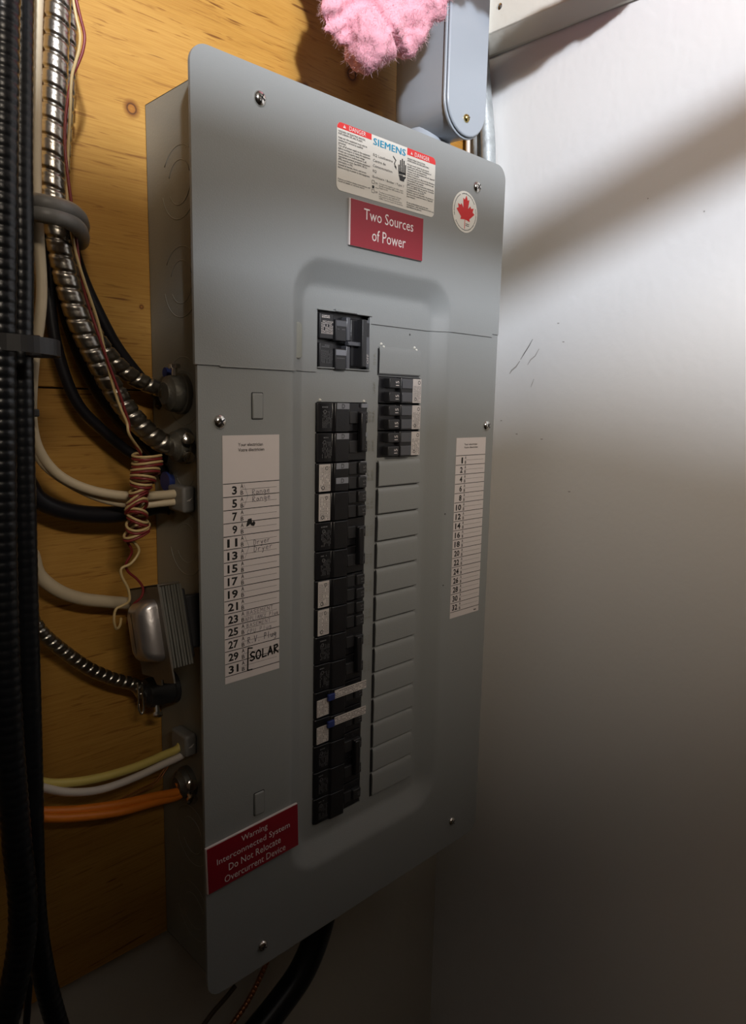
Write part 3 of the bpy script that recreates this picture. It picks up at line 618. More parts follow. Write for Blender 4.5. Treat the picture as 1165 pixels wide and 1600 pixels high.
# circuit directories
def directory(x0, x1, ztop, z1st, pitch, zbot, nums, name, numbox):
    o = sheet(x0, x1, zbot, ztop, 0.0, M['paper'], name=name); k = newprint(o, 'lettering', M['ink'], -0.00045); kg = newprint(o, 'lettering', M['ink_grey'], -0.00045)
    wd = x1 - x0; cx_ = x0 + wd * 0.5
    top = z1st
    txt('Your electrician\nVotre électricien', (x0 + wd * .26, x0 + wd * .72, ztop - 0.0120 if ztop - z1st > .02 else ztop - 0.0105, ztop - 0.0056), k, align='LEFT', bold=0.01, spacing=1.1)
    for i, nn in enumerate(nums):
        z = top - i * pitch; quad(k, x0, x1, z - 0.00027, z + 0.00027)
        one = len(nn) == 1; nx1 = x0 + wd * 0.235; nx0 = nx1 - wd * (0.085 if one else 0.175)
        if nn == '1': nx0 = nx1 - wd * 0.05
        txt(nn, (nx0, nx1, z - pitch * 0.84, z - pitch * 0.20), k, bold=0.03)
        for s, f0, f1 in (('A', 0.08, 0.40), ('B', 0.58, 0.90)): txt(s, (x0 + wd * .295, x0 + wd * .345, z - pitch * f1, z - pitch * f0), k, bold=0.01)
        quad(kg, x0 + wd * .30, x0 + wd * .95, z - pitch * .5 - 0.00011, z - pitch * .5 + 0.00011)
    z = top - len(nums) * pitch; quad(k, x0, x1, z - 0.00027, z + 0.00027)
    return o
dl = directory(0.0218, 0.0727, 0.0265, -0.0088, 0.00984, -0.1622, [str(i) for i in range(3, 32, 2)], 'circuit_directory', 0)
dr = directory(0.2886, 0.3360, 0.0193, 0.0018, 0.00942, -0.1647, ['1'] + [str(i) for i in range(2, 33, 2)], 'circuit_directory', 0)
k = newprint(dr, 'lettering', M['ink_grey'], -0.00045); fineprint(k, 0.326, 0.333, -0.1630, -0.1615, 1, False, 0.9, 0.9)
# handwriting on the left directory
GL = {'S': [[(1, .9), (.5, 1), (.1, .8), (.3, .55), (.8, .4), (.9, .15), (.4, 0), (0, .1)]], 'O': [[(.5, 1), (.1, .8), (0, .4), (.2, .05), (.6, 0), (.95, .3), (.9, .8), (.5, 1)]], 'L': [[(.15, 1), (.1, 0), (.9, .05)]], 'A': [[(0, 0), (.5, 1), (.95, 0)], [(.2, .4), (.8, .42)]], 'R': [[(.1, 0), (.12, 1)], [(.05, .95), (.7, 1), (.85, .75), (.15, .5), (.95, 0)]],
      'B': [[(.1, 0), (.1, 1), (.7, .9), (.7, .6), (.15, .5), (.8, .4), (.75, .1), (.1, 0)]], 'E': [[(.9, 1), (.2, .95), (.1, 0), (.9, .05)], [(.15, .5), (.75, .52)]], 'M': [[(0, 0), (.1, 1), (.5, .3), (.85, 1), (1, 0)]], 'N': [[(.05, 0), (.1, 1), (.85, 0), (.9, 1)]], 'T': [[(0, 1), (1, .97)], [(.5, 1), (.5, 0)]], 'P': [[(.1, 0), (.12, 1), (.75, .95), (.7, .55), (.12, .48)]], 'I': [[(.5, 1), (.5, 0)]], 'C': [[(.9, .85), (.45, 1), (.1, .6), (.2, .1), (.85, .1)]], 'U': [[(.1, 1), (.15, .2), (.5, 0), (.85, .25), (.9, 1)]], 'V': [[(0, 1), (.45, 0), (.95, 1)]], '.': [[(.4, 0), (.55, .05)]],
      'l': [[(.5, 1), (.45, 0)]], 'u': [[(.1, .55), (.15, .1), (.5, 0), (.8, .2), (.85, .55), (.9, 0)]], 'g': [[(.85, .5), (.3, .6), (.1, .25), (.5, .05), (.85, .5), (.85, -.3), (.3, -.4)]], 'a': [[(.85, .5), (.3, .6), (.1, .2), (.45, 0), (.85, .5), (.95, 0)]], 'n': [[(.1, 0), (.15, .55), (.5, .6), (.8, .45), (.9, 0)]], 'e': [[(.1, .3), (.8, .35), (.7, .6), (.25, .55), (.1, .2), (.4, 0), (.9, .1)]], 'D': [[(.1, 0), (.15, 1), (.8, .8), (.9, .35), (.5, 0), (.05, .02)]], 'r': [[(.15, .6), (.2, 0)], [(.2, .35), (.5, .6), (.85, .55)]], 'y': [[(.1, .55), (.4, .1), (.85, .55)], [(.85, .6), (.4, -.4), (.1, -.35)]]}
def hand(key, s, x0, x1, zb, h, wd, slope=0.0):
    key = newprint(dl, 'handwriting', M['ink'] if wd > 0.0006 else M['pencil'], -0.0006)
    n = len(s); adv = (x1 - x0) / n
    for i, ch in enumerate(s):
        for ln in GL.get(ch, []):
            stroke(key, [(x0 + adv * (i + 0.05 + a * 0.78), zb + slope * (i / n) + b_ * h) for a, b_ in ln], wd)
k = newprint(dl, 'handwriting', M['pencil'], -0.0006)
hand(k, 'Range', 0.0470, 0.0640, -0.0185, 0.0042, 0.00034, 0.0012); hand(k, 'Range', 0.0472, 0.0645, -0.0238, 0.0040, 0.00034, 0.0015)
hand(k, 'Dryer', 0.0480, 0.0640, -0.0572, 0.0042, 0.00034, 0.0010); hand(k, 'Dryer', 0.0482, 0.0665, -0.0625, 0.0042, 0.00034, 0.0010)
stroke(k, [(0.0398, -0.0101), (0.0433, -0.0187), (0.0396, -0.0274)], 0.0002); k = newprint(dl, 'handwriting', M['pencil'], -0.0006); stroke(k, [(0.0402, -0.0492), (0.0440, -0.0578), (0.0402, -0.0665)], 0.0002)
hand(k, 'BASEMENT', 0.0413, 0.0668, -0.1113, 0.0030, 0.00028, 0.0004); hand(k, 'APPLIANCE Plug', 0.0400, 0.0716, -0.1163, 0.0030, 0.00028, 0.0004)
hand(k, 'BASEMENT', 0.0412, 0.0642, -0.1214, 0.0030, 0.00028, 0.0004); hand(k, 'CPU Plug', 0.0416, 0.0652, -0.1266, 0.0032, 0.00028, 0.0006)
hand(k, 'R.V. Plug', 0.0420, 0.0700, -0.1345, 0.0050, 0.00046, 0.0010)
k = newprint(dl, 'handwriting', M['ink'], -0.0007)
stroke(k, [(0.0465, -0.1388), (0.0425, -0.1380), (0.0420, -0.1560), (0.0462, -0.1562)], 0.0011)
hand(k, 'SOLAR', 0.0440, 0.0727, -0.1490, 0.0068, 0.0013, 0.0012)
k = newprint(dl, 'marker_blot', M['ink'], -0.0006); poly(k, [(0.0415, -0.0422), (0.0432, -0.0366), (0.0464, -0.0362), (0.0470, -0.0398), (0.0486, -0.0384), (0.0500, -0.0402), (0.0488, -0.0424), (0.0466, -0.0420), (0.0452, -0.0405), (0.0430, -0.0420)])
# ------------------------------------------------------------------ cable connectors on the panel's left side
def clamp(y, z, r=0.0125, L=0.018, screws='top', material='zinc'):
    x1 = BX0; x0 = x1 - L
    m_ = MB(); m_.lathe([(r * 0.62, 0), (r * 0.66, 0.001), (r * 1.0, 0.0035), (r * 1.08, 0.008), (r * 1.08, L - 0.0045), (r * 1.2, L - 0.004), (r * 1.2, L)], (x0, y, z), (1, 0, 0), 24)
    o = build(m_, 'cable_connector', M[material], panel, angle=40)
    sc = []
    if screws == 'top': sc = [((x0 + L * .45, y - 0.004, z + r), (0, 0.0, 1))]
    elif screws == 'side': sc = [((x0 + L * .5, y - r * .9, z + r * .4), (-.2, -1, 0.3)), ((x0 + L * .5, y - r * .9, z - r * .4), (-.2, -1, -0.3))]
    elif screws == 'down': sc = [((x0 + L * .3, y - r * .7, z - r * .8), (-.3, -.7, -1))]
    for c, ax in sc:
        s1 = MB(); s1.lathe([(0.0022, 0), (0.0022, 0.0055), (0.0042, 0.0056), (0.0044, 0.0085), (0.003, 0.0092), (0, 0.0092)], c, ax, 14, False); build(s1, 'screw', M['chrome'], o, angle=40)
    return o
clamp(0.050, 0.056, 0.0130, 0.016)
clamp(0.046, 0.0165, 0.0115, 0.014, screws='side')
def romex(y, z, h, L=0.0105, d=0.024):
    o = build(MB().box(BX0 - L, BX0, y - d / 2, y + d / 2, z - h / 2, z + h / 2), 'cable_connector', M['greyc'], panel, bevel=0.0022, bseg=3)
    s1 = MB(); s1.prism([(BX0 - L * .75, z - .0008), (BX0 - L * .3, z + .0014), (BX0 - L * .5, z - .001)], y - d / 2 - 0.0006, y - d / 2); build(s1, 'latch_mark', M['labelpaper'], o)
romex(0.046, -0.0235, 0.020); romex(0.050, -0.2240, 0.018)
clamp(0.075, -0.186, 0.0115, 0.028, screws='down', material='black2'); clamp(0.052, -0.262, 0.0110, 0.012, screws='side')  # first connector coloured black to stand for the deep shade on it
# blue plastic plugs in open knockouts
for y, z, q_ in ((0.070, -0.0125, 1), (0.066, 0.072, 0.5)):
    build(MB().lathe([(0.0075 * q_, 0), (0.0075 * q_, 0.002), (0.0055 * q_, 0.0026), (0.0055 * q_, 0.006)], (BX0 - 0.006, y, z), (1, 0, 0), 20), 'plug', M['blue'], panel, angle=40)
finish_text()
# ------------------------------------------------------------------ cables
def pp(pts, Y=None):
    out = []
    for p_ in pts:
        if len(p_) == 4: out.append(atx(p_[0], p_[1], p_[3]))
        else: out.append(aty(p_[0], p_[1], p_[2] if len(p_) == 3 else Y))
    return out
def cable(name, pts, rpx, material, label, cat='cable', Y=None, n=14, step=0.004, rib=None, flat=1.0, group=None, end=None):
    K = pp(pts, Y) + (end or []); k0 = K[0]; k1 = K[-1]
    if pts[0][1] in (-120, 60): K = [Vector((k0.x, k0.y, 1.285)), k0 + Vector((0, 0, 0.45)), k0 + Vector((0, 0, 0.12))] + K     # runs on up to the ceiling
    elif pts[0][0] <= 50 and pts[0][1] > 600: K = [Vector((k0.x - 0.20, k0.y, -1.49)), Vector((k0.x - 0.205, k0.y, -1.0))] + [k0 + Vector((a, 0.0, b_)) for a, b_ in ((-0.19, -0.30), (-0.15, -0.13), (-0.095, -0.045), (-0.05, -0.012), (-0.02, -0.002))] + K   # comes from the left
    if not end and pts[-1][1] > 1600: dk = (k1 - K[-2]).normalized(); K = K + [k1 + dk * 0.03, k1 + dk * 0.06 + Vector((0, 0, -0.02)), k1 + dk * 0.09 + Vector((0, 0, -0.08)), k1 + dk * 0.12 + Vector((0, 0, -0.22)), k1 + dk * 0.13 + Vector((0, 0, -0.45)), Vector((k1.x + dk.x * 0.13, k1.y, -1.49))]                         # runs down to the floor
    P = spline(K, step); r = rpx * mpp(aty(pts[len(pts) // 3][0], pts[len(pts) // 3][1], K[len(K) // 2].y))
    rf = None
    if rib:
        pitch, amp, kind = rib; P = resample(P, pitch / (16 if kind == 'flex' else 8))
        if kind == 'flex':
            def rf(L, t):
                ph = (L / pitch + t / (2 * math.pi)) % 1.0; g = math.exp(-(abs(ph - 0.5) / 0.105) ** 3); g2 = math.exp(-((ph - 0.93) / 0.05) ** 2); return r * (1 - amp * g - 0.022 * g2)
        else:
            def rf(L, t): return r * (1 - amp * (0.5 - 0.5 * math.cos(2 * math.pi * L / pitch)) ** 2)
    o = build(MB().tube(P, r, n, rf, flat), name, material, None, smooth=True)
    return tag(o, label, cat, group)
# heavy black cables of the left bundle
cable('armoured_cable', [(31, -120), (31, 60), (30, 250), (32, 420), (31, 540), (34, 700), (38, 850), (42, 1000), (48, 1200), (53, 1400), (66, 1510), (92, 1610), (130, 1720)], 19.5, M['jacket'], 'thick ribbed black cable, right-hand one of the vertical bundle at left edge', Y=0.005, n=20, rib=(0.0056, 0.022, 'ann'))
cable('armoured_cable', [(4, -120), (4, 60), (2, 250), (0, 540), (2, 850), (10, 1100), (25, 1300), (36, 1420), (28, 1510), (4, 1610), (-20, 1700)], 24, M['jacket'], 'thick ribbed black cable, leftmost in the bundle, bending left at the bottom', Y=-0.022, n=20, rib=(0.0056, 0.04, 'ann'))
cable('rubber_cable', [(44, -120), (44, 100), (46, 300), (40, 600), (44, 900), (52, 1200), (50, 1450), (40, 1620)], 6, M['rubber'], 'thin smooth black cable along the right flank of the heavy bundle', Y=0.03)
# ties round the bundle
ctr = aty(16, 540, -0.006)
def loop(c, rx, ry, tilt=0.0, n=48, a0=0, a1=360):
    return [Vector((c.x + rx * math.cos(math.radians(a0 + (a1 - a0) * i / n)), c.y + ry * math.sin(math.radians(a0 + (a1 - a0) * i / n)), c.z + tilt * math.cos(math.radians(a0 + (a1 - a0) * i / n)))) for i in range(n + 1)]
ct = thing('cable_tie', 'black cable tie wrapped round the black bundle beside the white cable', 'cable tie', ctr)
m_ = MB(); P = loop(ctr, 0.0245, 0.026, -0.001); vs = []; fs = []
for q_ in P:
    o_ = Vector((q_.x - ctr.x, q_.y - ctr.y, 0)).normalized()
    for dr_, dz in ((0, -.0045), (.0014, -.0045), (.0014, .0045), (0, .0045)): vs.append(q_ + o_ * dr_ + Vector((0, 0, dz)))
for i in range(len(P) - 1):
    for k_ in range(4): fs.append((i * 4 + k_, i * 4 + (k_ + 1) % 4, (i + 1) * 4 + (k_ + 1) % 4, (i + 1) * 4 + k_))
m_.add(vs, fs); build(m_, 'strap', M['black2'], ct)
h_ = aty(52, 541, -0.006); build(MB().box(h_.x - .0035, h_.x + .0035, h_.y - .004, h_.y + .004, h_.z - .0062, h_.z + .0062), 'tie_head', M['black2'], ct, bevel=0.0012)
h_ = aty(50, 645, 0.03); s_ = build(MB().box(h_.x - .0045, h_.x + .003, h_.y - .005, h_.y + .005, h_.z - .0024, h_.z + .0024), 'cable_clip', M['black2'], None, bevel=0.0008)
tag(s_, 'small black clip on the white cable below the cable tie', 'clip')
# flexible steel conduits
cable('flexible_conduit', [(92, -120), (92, -40), (88, 60), (85, 140), (82, 230), (82, 300), (90, 370), (104, 440), (124, 505), (150, 560), (178, 610), (210, 655), (250, 690), (278, 698)], 19, M['steel'], 'front ribbed steel conduit curving down to the lower connector of the panel', 'conduit', Y=0.052, n=24, rib=(0.0102, 0.17, 'flex'), end=[Vector((0.008, 0.046, 0.0165))])
cable('flexible_conduit', [(108, -120), (107, -40), (105, 60), (102, 140), (96, 230), (94, 300), (100, 370), (112, 430), (134, 495), (165, 548), (205, 588), (245, 606), (270, 612)], 14.5, M['steel'], 'rear ribbed steel conduit ending at the upper connector with a screw on top', 'conduit', Y=0.074, n=24, rib=(0.0102, 0.17, 'flex'), end=[Vector((0.007, 0.050, 0.056))])
cable('flexible_conduit', [(40, 960, .07), (66, 990, .07), (100, 1018, .072), (140, 1045, .074), (180, 1062, .075), (210, 1070, .075)], 11, M['steel'], 'small steel conduit running to the connector below the transformer', 'conduit', n=22, rib=(0.0066, 0.18, 'flex'), end=[Vector((-0.008, 0.075, -0.186))])
# cream cables
cable('cream_cable', [(62, -120, .03), (60, -30, .03), (57, 60, .03), (56, 180, .03), (56, 300, .03), (61, 380, .03), (65, 450, .03), (62, 500, .03), (54, 555, .034), (50, 610, .04), (50, 660, .044), (62, 705, .05), (92, 742, .055), (140, 765, .055), (200, 775, .05), (260, 773, .048), (282, 770, .047)], 8.5, M['cream'], 'cream cable beside the black bundle, upper of the pair entering the connector under the coil', n=16, end=[Vector((0.015, 0.046, -0.020))])
cable('cream_cable', [(46, 640, .05), (50, 690, .05), (70, 728, .056), (110, 757, .06), (160, 780, .06), (210, 789, .056), (255, 786, .05), (275, 784, .048)], 6.5, M['cream'], 'cream cable, lower of the pair entering the connector under the coil', n=14, end=[Vector((0.015, 0.046, -0.027))])
cable('cream_cable', [(45, 860, .07), (60, 897, .072), (90, 922, .075), (125, 935, .078), (165, 940, .08), (215, 945, .084)], 10.5, M['cream'], 'short thick cream cable passing behind the transformer', n=14, end=[Vector((0.0185, 0.085, -0.125))])
# black cables behind
cable('rubber_cable', [(72, 340), (76, 450), (88, 540), (118, 625), (160, 672), (200, 705), (240, 725), (262, 740)], 9, M['rubber'], 'black cable curving beneath the steel conduits, left one of two', Y=0.078, end=[Vector((0.0185, 0.085, -0.01))])
cable('rubber_cable', [(88, 340), (98, 450), (120, 530), (150, 600), (190, 655), (230, 690), (255, 715)], 14, M['rubber'], 'thicker black cable directly behind the front steel conduit', Y=0.082, end=[Vector((0.0185, 0.080, 0.015))])
cable('rubber_cable', [(112, 380), (128, 430), (150, 480), (182, 540), (220, 590), (250, 622)], 9, M['rubber'], 'black cable above the rear steel conduit against the plywood', Y=0.088, end=[Vector((0.0185, 0.084, 0.046))])
cable('rubber_cable', [(30, 740), (58, 778), (90, 795), (130, 803), (175, 804), (215, 798), (250, 790)], 14, M['rubber'], 'thick black cable running level below the cream pair', Y=0.074, end=[Vector((0.0185, 0.070, -0.034))])
# yellow, white and orange cables
cable('yellow_cable', [(20, 1210, .05), (72, 1223, .05), (115, 1222, .05), (160, 1214, .05), (210, 1199, .05), (255, 1180, .05), (280, 1168, .05)], 7, M['yellow'], 'yellow cable entering the lower left side of the panel', n=14, end=[Vector((0.014, 0.050, -0.219))])
cable('white_cable', [(20, 1215, .045), (72, 1232, .046), (115, 1238, .047), (160, 1233, .048), (210, 1215, .048), (255, 1194, .048), (284, 1180, .048)], 6.5, M['whitec'], 'white cable just below the yellow one at the panel side', n=14, end=[Vector((0.014, 0.048, -0.228))])
cable('orange_cable', [(20, 1268, .05), (72, 1268, .05), (130, 1265, .05), (190, 1256, .05), (240, 1245, .05), (280, 1236, .05)], 7.5, M['orange'], 'orange cable, upper one of two at the panel lower side', n=14, end=[Vector((0.010, 0.052, -0.259))])
cable('orange_cable', [(20, 1270, .045), (72, 1278, .045), (130, 1276, .045), (190, 1268, .046), (240, 1254, .048), (280, 1243, .05)], 7, M['orange'], 'orange cable, lower one of two at the panel lower side', n=14, end=[Vector((0.010, 0.052, -0.265))])
for j, (dy, lb) in enumerate(((0, 'thin bare copper strand above the orange cables, upper'), (5, 'thin bare copper strand above the orange cables, lower'))):
    cable('copper_wire', [(150, 1262 + dy, .07), (185, 1250 + dy, .07), (215, 1235 + dy, .07), (245, 1218 + dy, .07)], 1.2, M['copper'], lb, 'wire', n=8, end=[Vector((0.0188, 0.075, -0.245 - j * .004))])
# below the panel
cable('rubber_cable', [(505, 1425, .055), (492, 1470, .055), (470, 1520, .055), (435, 1570, .055), (395, 1620, .055), (340, 1690, .055)], 21, M['jacket'], 'heavy black cable leaving the bottom of the panel', n=20)
cable('copper_wire', [(418, 1500, .06), (404, 1532, .06), (385, 1568, .06), (360, 1605, .06), (335, 1650, .06)], 4.2, M['copper'], 'twisted bare copper wire under the panel', 'wire', n=10, rib=(0.004, 0.3, 'flex'))
cable('brown_wire', [(368, 1540, .06), (350, 1562, .06), (330, 1585, .06), (305, 1620, .06)], 3.6, M['brown'], 'dark brown wire under the left corner of the panel', 'wire', n=10)
# grey flat cable looped round the conduits
g = thing('grey_cable_loop', 'grey cable looped twice round the cream cable and steel conduits', 'cable', aty(88, 340, 0.03))
for k_, (dz, ddy) in enumerate(((0, 0), (-18, 0.001))):
    pts = pp([(44, 316 + dz * -1 - 2, .05), (47, 314 + dz * -1, .018), (68, 317 + dz * -1, .006), (92, 322 + dz * -1, .006), (112, 330 + dz * -1, .014), (124, 341 + dz * -1, .028), (128, 354 + dz * -1, .05), (124, 362 + dz * -1, .078), (100, 360 + dz * -1, .088), (60, 345 + dz * -1, .086), (46, 325 + dz * -1, .07), (44, 316 + dz * -1 - 2, .05)])
    build(MB().tube(spline(pts, 0.003), 0.0050, 12), 'loop_turn', M['greyc'], g, smooth=True)
# bell wire pair: two strands twisting, then a coil, then the transformer
path = [Vector((-0.09, 0.032, 1.285)), Vector((-0.088, 0.032, 0.6))] + pp([(112, -120), (114, -40), (117, 0), (124, 35), (129, 62), (123, 90), (112, 122), (107, 170), (104, 230), (107, 300), (113, 350), (121, 400), (133, 450), (152, 510), (172, 580), (192, 640), (202, 668), (203, 688), (214, 698)], 0.032)
A = spline(path, 0.002)
coilc = pp([(214, 700), (228, 707), (230, 722), (224, 745), (218, 765), (213, 782), (214, 800), (215, 820), (212, 838)], 0.034); CC = spline(coilc[1:], 0.00008)
turns = 12; NP = len(CC)
def coil(ph):
    out = []
    for i, c in enumerate(CC):
        f_ = i / (NP - 1); r = 0.0094 - 0.0026 * f_ + 0.0012 * math.sin(9 * f_); a = 2 * math.pi * turns * f_ * (1.0) + math.pi * .5
        wob = 0.0025 * math.sin(2.2 * a * 0.5 + 7 * f_) * (0.3 + f_)
        tl = 0.25 + 0.9 * max(0, math.sin(math.pi * min(1, max(0, (f_ - .35) / .35))))
        out.append(c + Vector((r * math.cos(a) + wob * .5, r * math.sin(a) * .9, -0.0013 + ph * 0.00105 + tl * 0.004 * math.cos(a + 1.0) + wob)))
    return out
def strand(ph, tail, name, material, label):
    out = []; L = 0
    for i, p_ in enumerate(A):
        if i: L += (p_ - A[i - 1]).length
        a = 2 * math.pi * L / 0.115 + (math.pi if ph > 0 else 0) + 0.6; wv = 0.0013
        if 0.07 < L < 0.105: wv = 0.0016
        out.append(p_ + Vector((math.cos(a) * wv, math.sin(a) * wv, 0)))
    sub = out[::4]; cl = coil(ph)
    P = spline(sub[:-1] + cl[::4] + tail, 0.0012)
    o = build(MB().tube(P, 0.00098, 8), name, material, None, smooth=True); tag(o, label, 'wire')
strand(1, pp([(200, 842, .034), (212, 850, .034), (217, 862, .034), (205, 880, .034), (190, 888, .034), (190, 900, .034), (200, 920, .034), (202, 938, .034), (192, 946, .036), (181, 952, .036), (178, 968, .036), (181, 982, .038), (187, 978, .042), (189, 966, .048)]), 'bell_wire', M['cream_thin'], 'thin cream bell wire twisting down, coiling, then reaching the transformer')
strand(-1, pp([(198, 845, .036), (206, 862, .038), (197, 880, .04), (200, 893, .04), (214, 905, .04), (223, 918, .04), (221, 932, .04), (208, 945, .044), (202, 958, .05), (199, 975, .052)]), 'bell_wire', M['red_thin'], 'thin dark red bell wire twisted with the cream one and coiled')
# ------------------------------------------------------------------ bell transformer
tf = thing('transformer', 'small steel bell transformer clamped to the left side of the panel', 'transformer', (-0.0, 0.04, -0.15))
ta = math.radians(15.5)
O = Vector((-0.020, 0.004, -0.1405)); U_ = Vector((0, math.sin(ta), math.cos(ta))); V_ = Vector((0, math.cos(ta), -math.sin(ta))); X_ = Vector((1, 0, 0))
TM = Matrix(((X_.x, V_.x, U_.x, O.x), (X_.y, V_.y, U_.y, O.y), (X_.z, V_.z, U_.z, O.z), (0, 0, 0, 1)))
for i in range(8):
    m_ = MB().box(i * 0.0023, i * 0.0023 + 0.0019, 0.0004 * (i % 2), 0.042, 0, 0.0600, TM); build(m_, 'lamination', M['lam'], tf, bevel=0.0002, bseg=1)
m_ = MB(); m_.prism([(0, 0), (0, 0), (0, 0)], 0, 0) if False else None
m_ = MB(); pl = [(-0.003, -0.010), (0.012, -0.010), (0.0125, -0.0075), (0.016, -0.0075), (0.017, -0.012), (0.024, -0.0115), (0.028, -0.006), (0.046, -0.004), (0.046, 0.062), (-0.001, 0.062)]
vs = [TM @ Vector((-0.0015, a, b_)) for a, b_ in pl] + [TM @ Vector((-0.0002, a, b_)) for a, b_ in pl]; n_ = len(pl)
m_.add(vs, [tuple(range(n_)), tuple(range(2 * n_ - 1, n_ - 1, -1))] + [((i + 1) % n_, i, i + n_, (i + 1) % n_ + n_) for i in range(n_)]); build(m_, 'mounting_plate', M['plate'], tf)
m_ = MB().box(-0.0015, 0.016, -0.001, 0.046, 0.0605, 0.0618, TM); build(m_, 'top_strap', M['plate'], tf, bevel=0.0003)
# rounded end bell
def dome(x0, h, y0, y1, z0, z1, material, name, par, n=8):
    m_ = MB(); rings = []
    for j in range(n + 1):
        t_ = j / n; ins = 0.0095 * (1 - math.cos(t_ * math.pi / 2)) ; dx = -h * math.sin(t_ * math.pi / 2)
        rings.append([TM @ Vector((x0 + dx, a, b_)) for a, b_ in rrect(y0 + ins, y1 - ins, z0 + ins, z1 - ins, 0.006, 5)])
    k_ = len(rings[0]); vs = [v for r_ in rings for v in r_]; fs = [(j * k_ + i, j * k_ + (i + 1) % k_, (j + 1) * k_ + (i + 1) % k_, (j + 1) * k_ + i) for j in range(n) for i in range(k_)] + [tuple(range(n * k_, (n + 1) * k_))]
    m_.add(vs, fs); return build(m_, name, material, par, angle=50)
dome(-0.0015, 0.014, 0.004, 0.034, 0.006, 0.052, M['bell'], 'end_bell', tf)
m_ = MB().box(0.0185, 0.0225, 0.004, 0.040, 0.004, 0.056, TM); build(m_, 'coil_cover', M['black2'], tf, bevel=0.0015)
m_ = MB().box(0.0225, 0.0395, 0.008, 0.036, 0.010, 0.050, TM); build(m_, 'mounting_neck', M['black2'], tf, bevel=0.0015)
for a, b_ in ((0.0405, 0.039), (0.0405, 0.019)):
    m_ = MB(); c = TM @ Vector((-0.0015, a, b_)); m_.lathe([(0.0032, 0), (0.0030, -0.003), (0.0016, -0.0042), (0, -0.0044)], c, (1, 0, 0), 14, False); build(m_, 'terminal_screw', M['chrome'], tf, smooth=True)
# hanging clip below
m_ = MB(); c = aty(215, 1070, 0.070)
P = spline([c + Vector((0, 0, 0.002)), c + Vector((-.001, -.003, -.010)), c + Vector((-.002, -.004, -.018)), c + Vector((0.0005, -.004, -.0235)), c + Vector((.003, -.003, -.019)), c + Vector((.0035, -.001, -.009)), c + Vector((.004, 0, 0.001))], 0.001)
m_.tube(P, 0.0009, 8); tag(build(m_, 'wire_clip', M['chrome'], None, smooth=True), 'bright looped wire clip hanging from the small steel conduit', 'clip')
# ------------------------------------------------------------------ PVC conduit body above the panel
lb = thing('conduit_body', 'pale grey plastic conduit elbow body on top of the panel', 'conduit fitting', (0.285, 0.045, 0.2735))
def stadium(cx, w_, zbot, ztop, n=16):
    r = w_ / 2; return [(cx + r, ztop), (cx - r, ztop)] + [(cx - r * math.cos(math.pi * k_ / n), zbot + r - r * math.sin(math.pi * k_ / n)) for k_ in range(n + 1)]
LCX = 0.2852; LTOP = 0.52
# body with rounded back
m_ = MB(); rings = []
for yy, ins, dz in ((0.0035, 0.0006, 0), (0.030, 0.0008, 0.001), (0.055, 0.0012, 0.002), (0.066, 0.004, 0.004), (0.073, 0.010, 0.009), (0.077, 0.019, 0.018)):
    rings.append([(x, yy, z) for x, z in stadium(LCX, 0.0560 - 2 * ins, 0.2955 + dz, LTOP)])
k_ = len(rings[0]); m_.add([v for r_ in rings for v in r_], [(j * k_ + i, j * k_ + (i + 1) % k_, (j + 1) * k_ + (i + 1) % k_, (j + 1) * k_ + i) for j in range(len(rings) - 1) for i in range(k_)] + [tuple(range(k_)), tuple(range(len(rings) * k_ - 1, (len(rings) - 1) * k_ - 1, -1))])
build(m_, 'body', M['pvc'], lb, angle=45)
build(MB().prism(stadium(LCX, 0.0578, 0.2940, LTOP), 0.0020, 0.0045), 'gasket_rim', M['pvc'], lb, bevel=0.0006)
build(MB().prism(stadium(LCX, 0.0556, 0.2955, LTOP), -0.0010, 0.0018), 'cover_plate', M['pvc'], lb, bevel=0.0014, bseg=3)
sx_ = aty(728, 185, -0.001); screw(sx_.x, sx_.z, 0.0036, -0.001, 'brass', lb)
m_ = MB(); m_.lathe([(0.0265, 0), (0.0265, 0.012), (0.0250, 0.016), (0.0235, 0.026), (0.021, 0.034)], (0.2830, 0.047, 0.2735), (0, 0, 1), 36); build(m_, 'hub', M['pvc'], lb, angle=40)
m_ = MB(); m_.lathe([(0.0295, 0), (0.0295, 0.0022), (0.0268, 0.003)], (0.2830, 0.047, 0.2735), (0, 0, 1), 36); build(m_, 'lock_ring', M['greyplas'], lb, angle=40)
m_ = MB(); m_.lathe([(0.021, 0), (0.021, 0.034)], (LCX, 0.066, 0.490), (0, 1, 0), 28); build(m_, 'rear_hub', M['pvc'], lb, angle=40)
# galvanised conduits in the corner
cable('metal_conduit', [(752, 60, .072), (756, 140, .070), (761, 200, .066), (763, 250, .062), (763, 330, .06)], 13, M['galv'], 'worn galvanised conduit in the corner right of the conduit elbow', 'conduit', n=18, flat=0.8, end=[Vector((0.385, 0.060, 0.15)), Vector((0.365, 0.055, 0.10)), Vector((0.3287, 0.055, 0.085))])
cable('metal_conduit', [(740, 60, .085), (742, 140, .084), (745, 200, .082), (747, 250, .080), (748, 330, .078)], 8, M['galv'], 'thinner dull conduit squeezed between the corner conduit and plywood', 'conduit', n=14, end=[Vector((0.380, 0.078, 0.12)), Vector((0.355, 0.078, 0.06)), Vector((0.3287, 0.078, 0.045))])
cable('white_cable', [(729, 60, .090), (730, 140, .089), (731, 200, .088), (731, 250, .087), (731, 330, .086)], 3.4, M['whitec'], 'narrow white cable beside the corner conduits above the panel', n=10, end=[Vector((0.370, 0.086, 0.14)), Vector((0.350, 0.086, 0.10)), Vector((0.3287, 0.086, 0.09))])
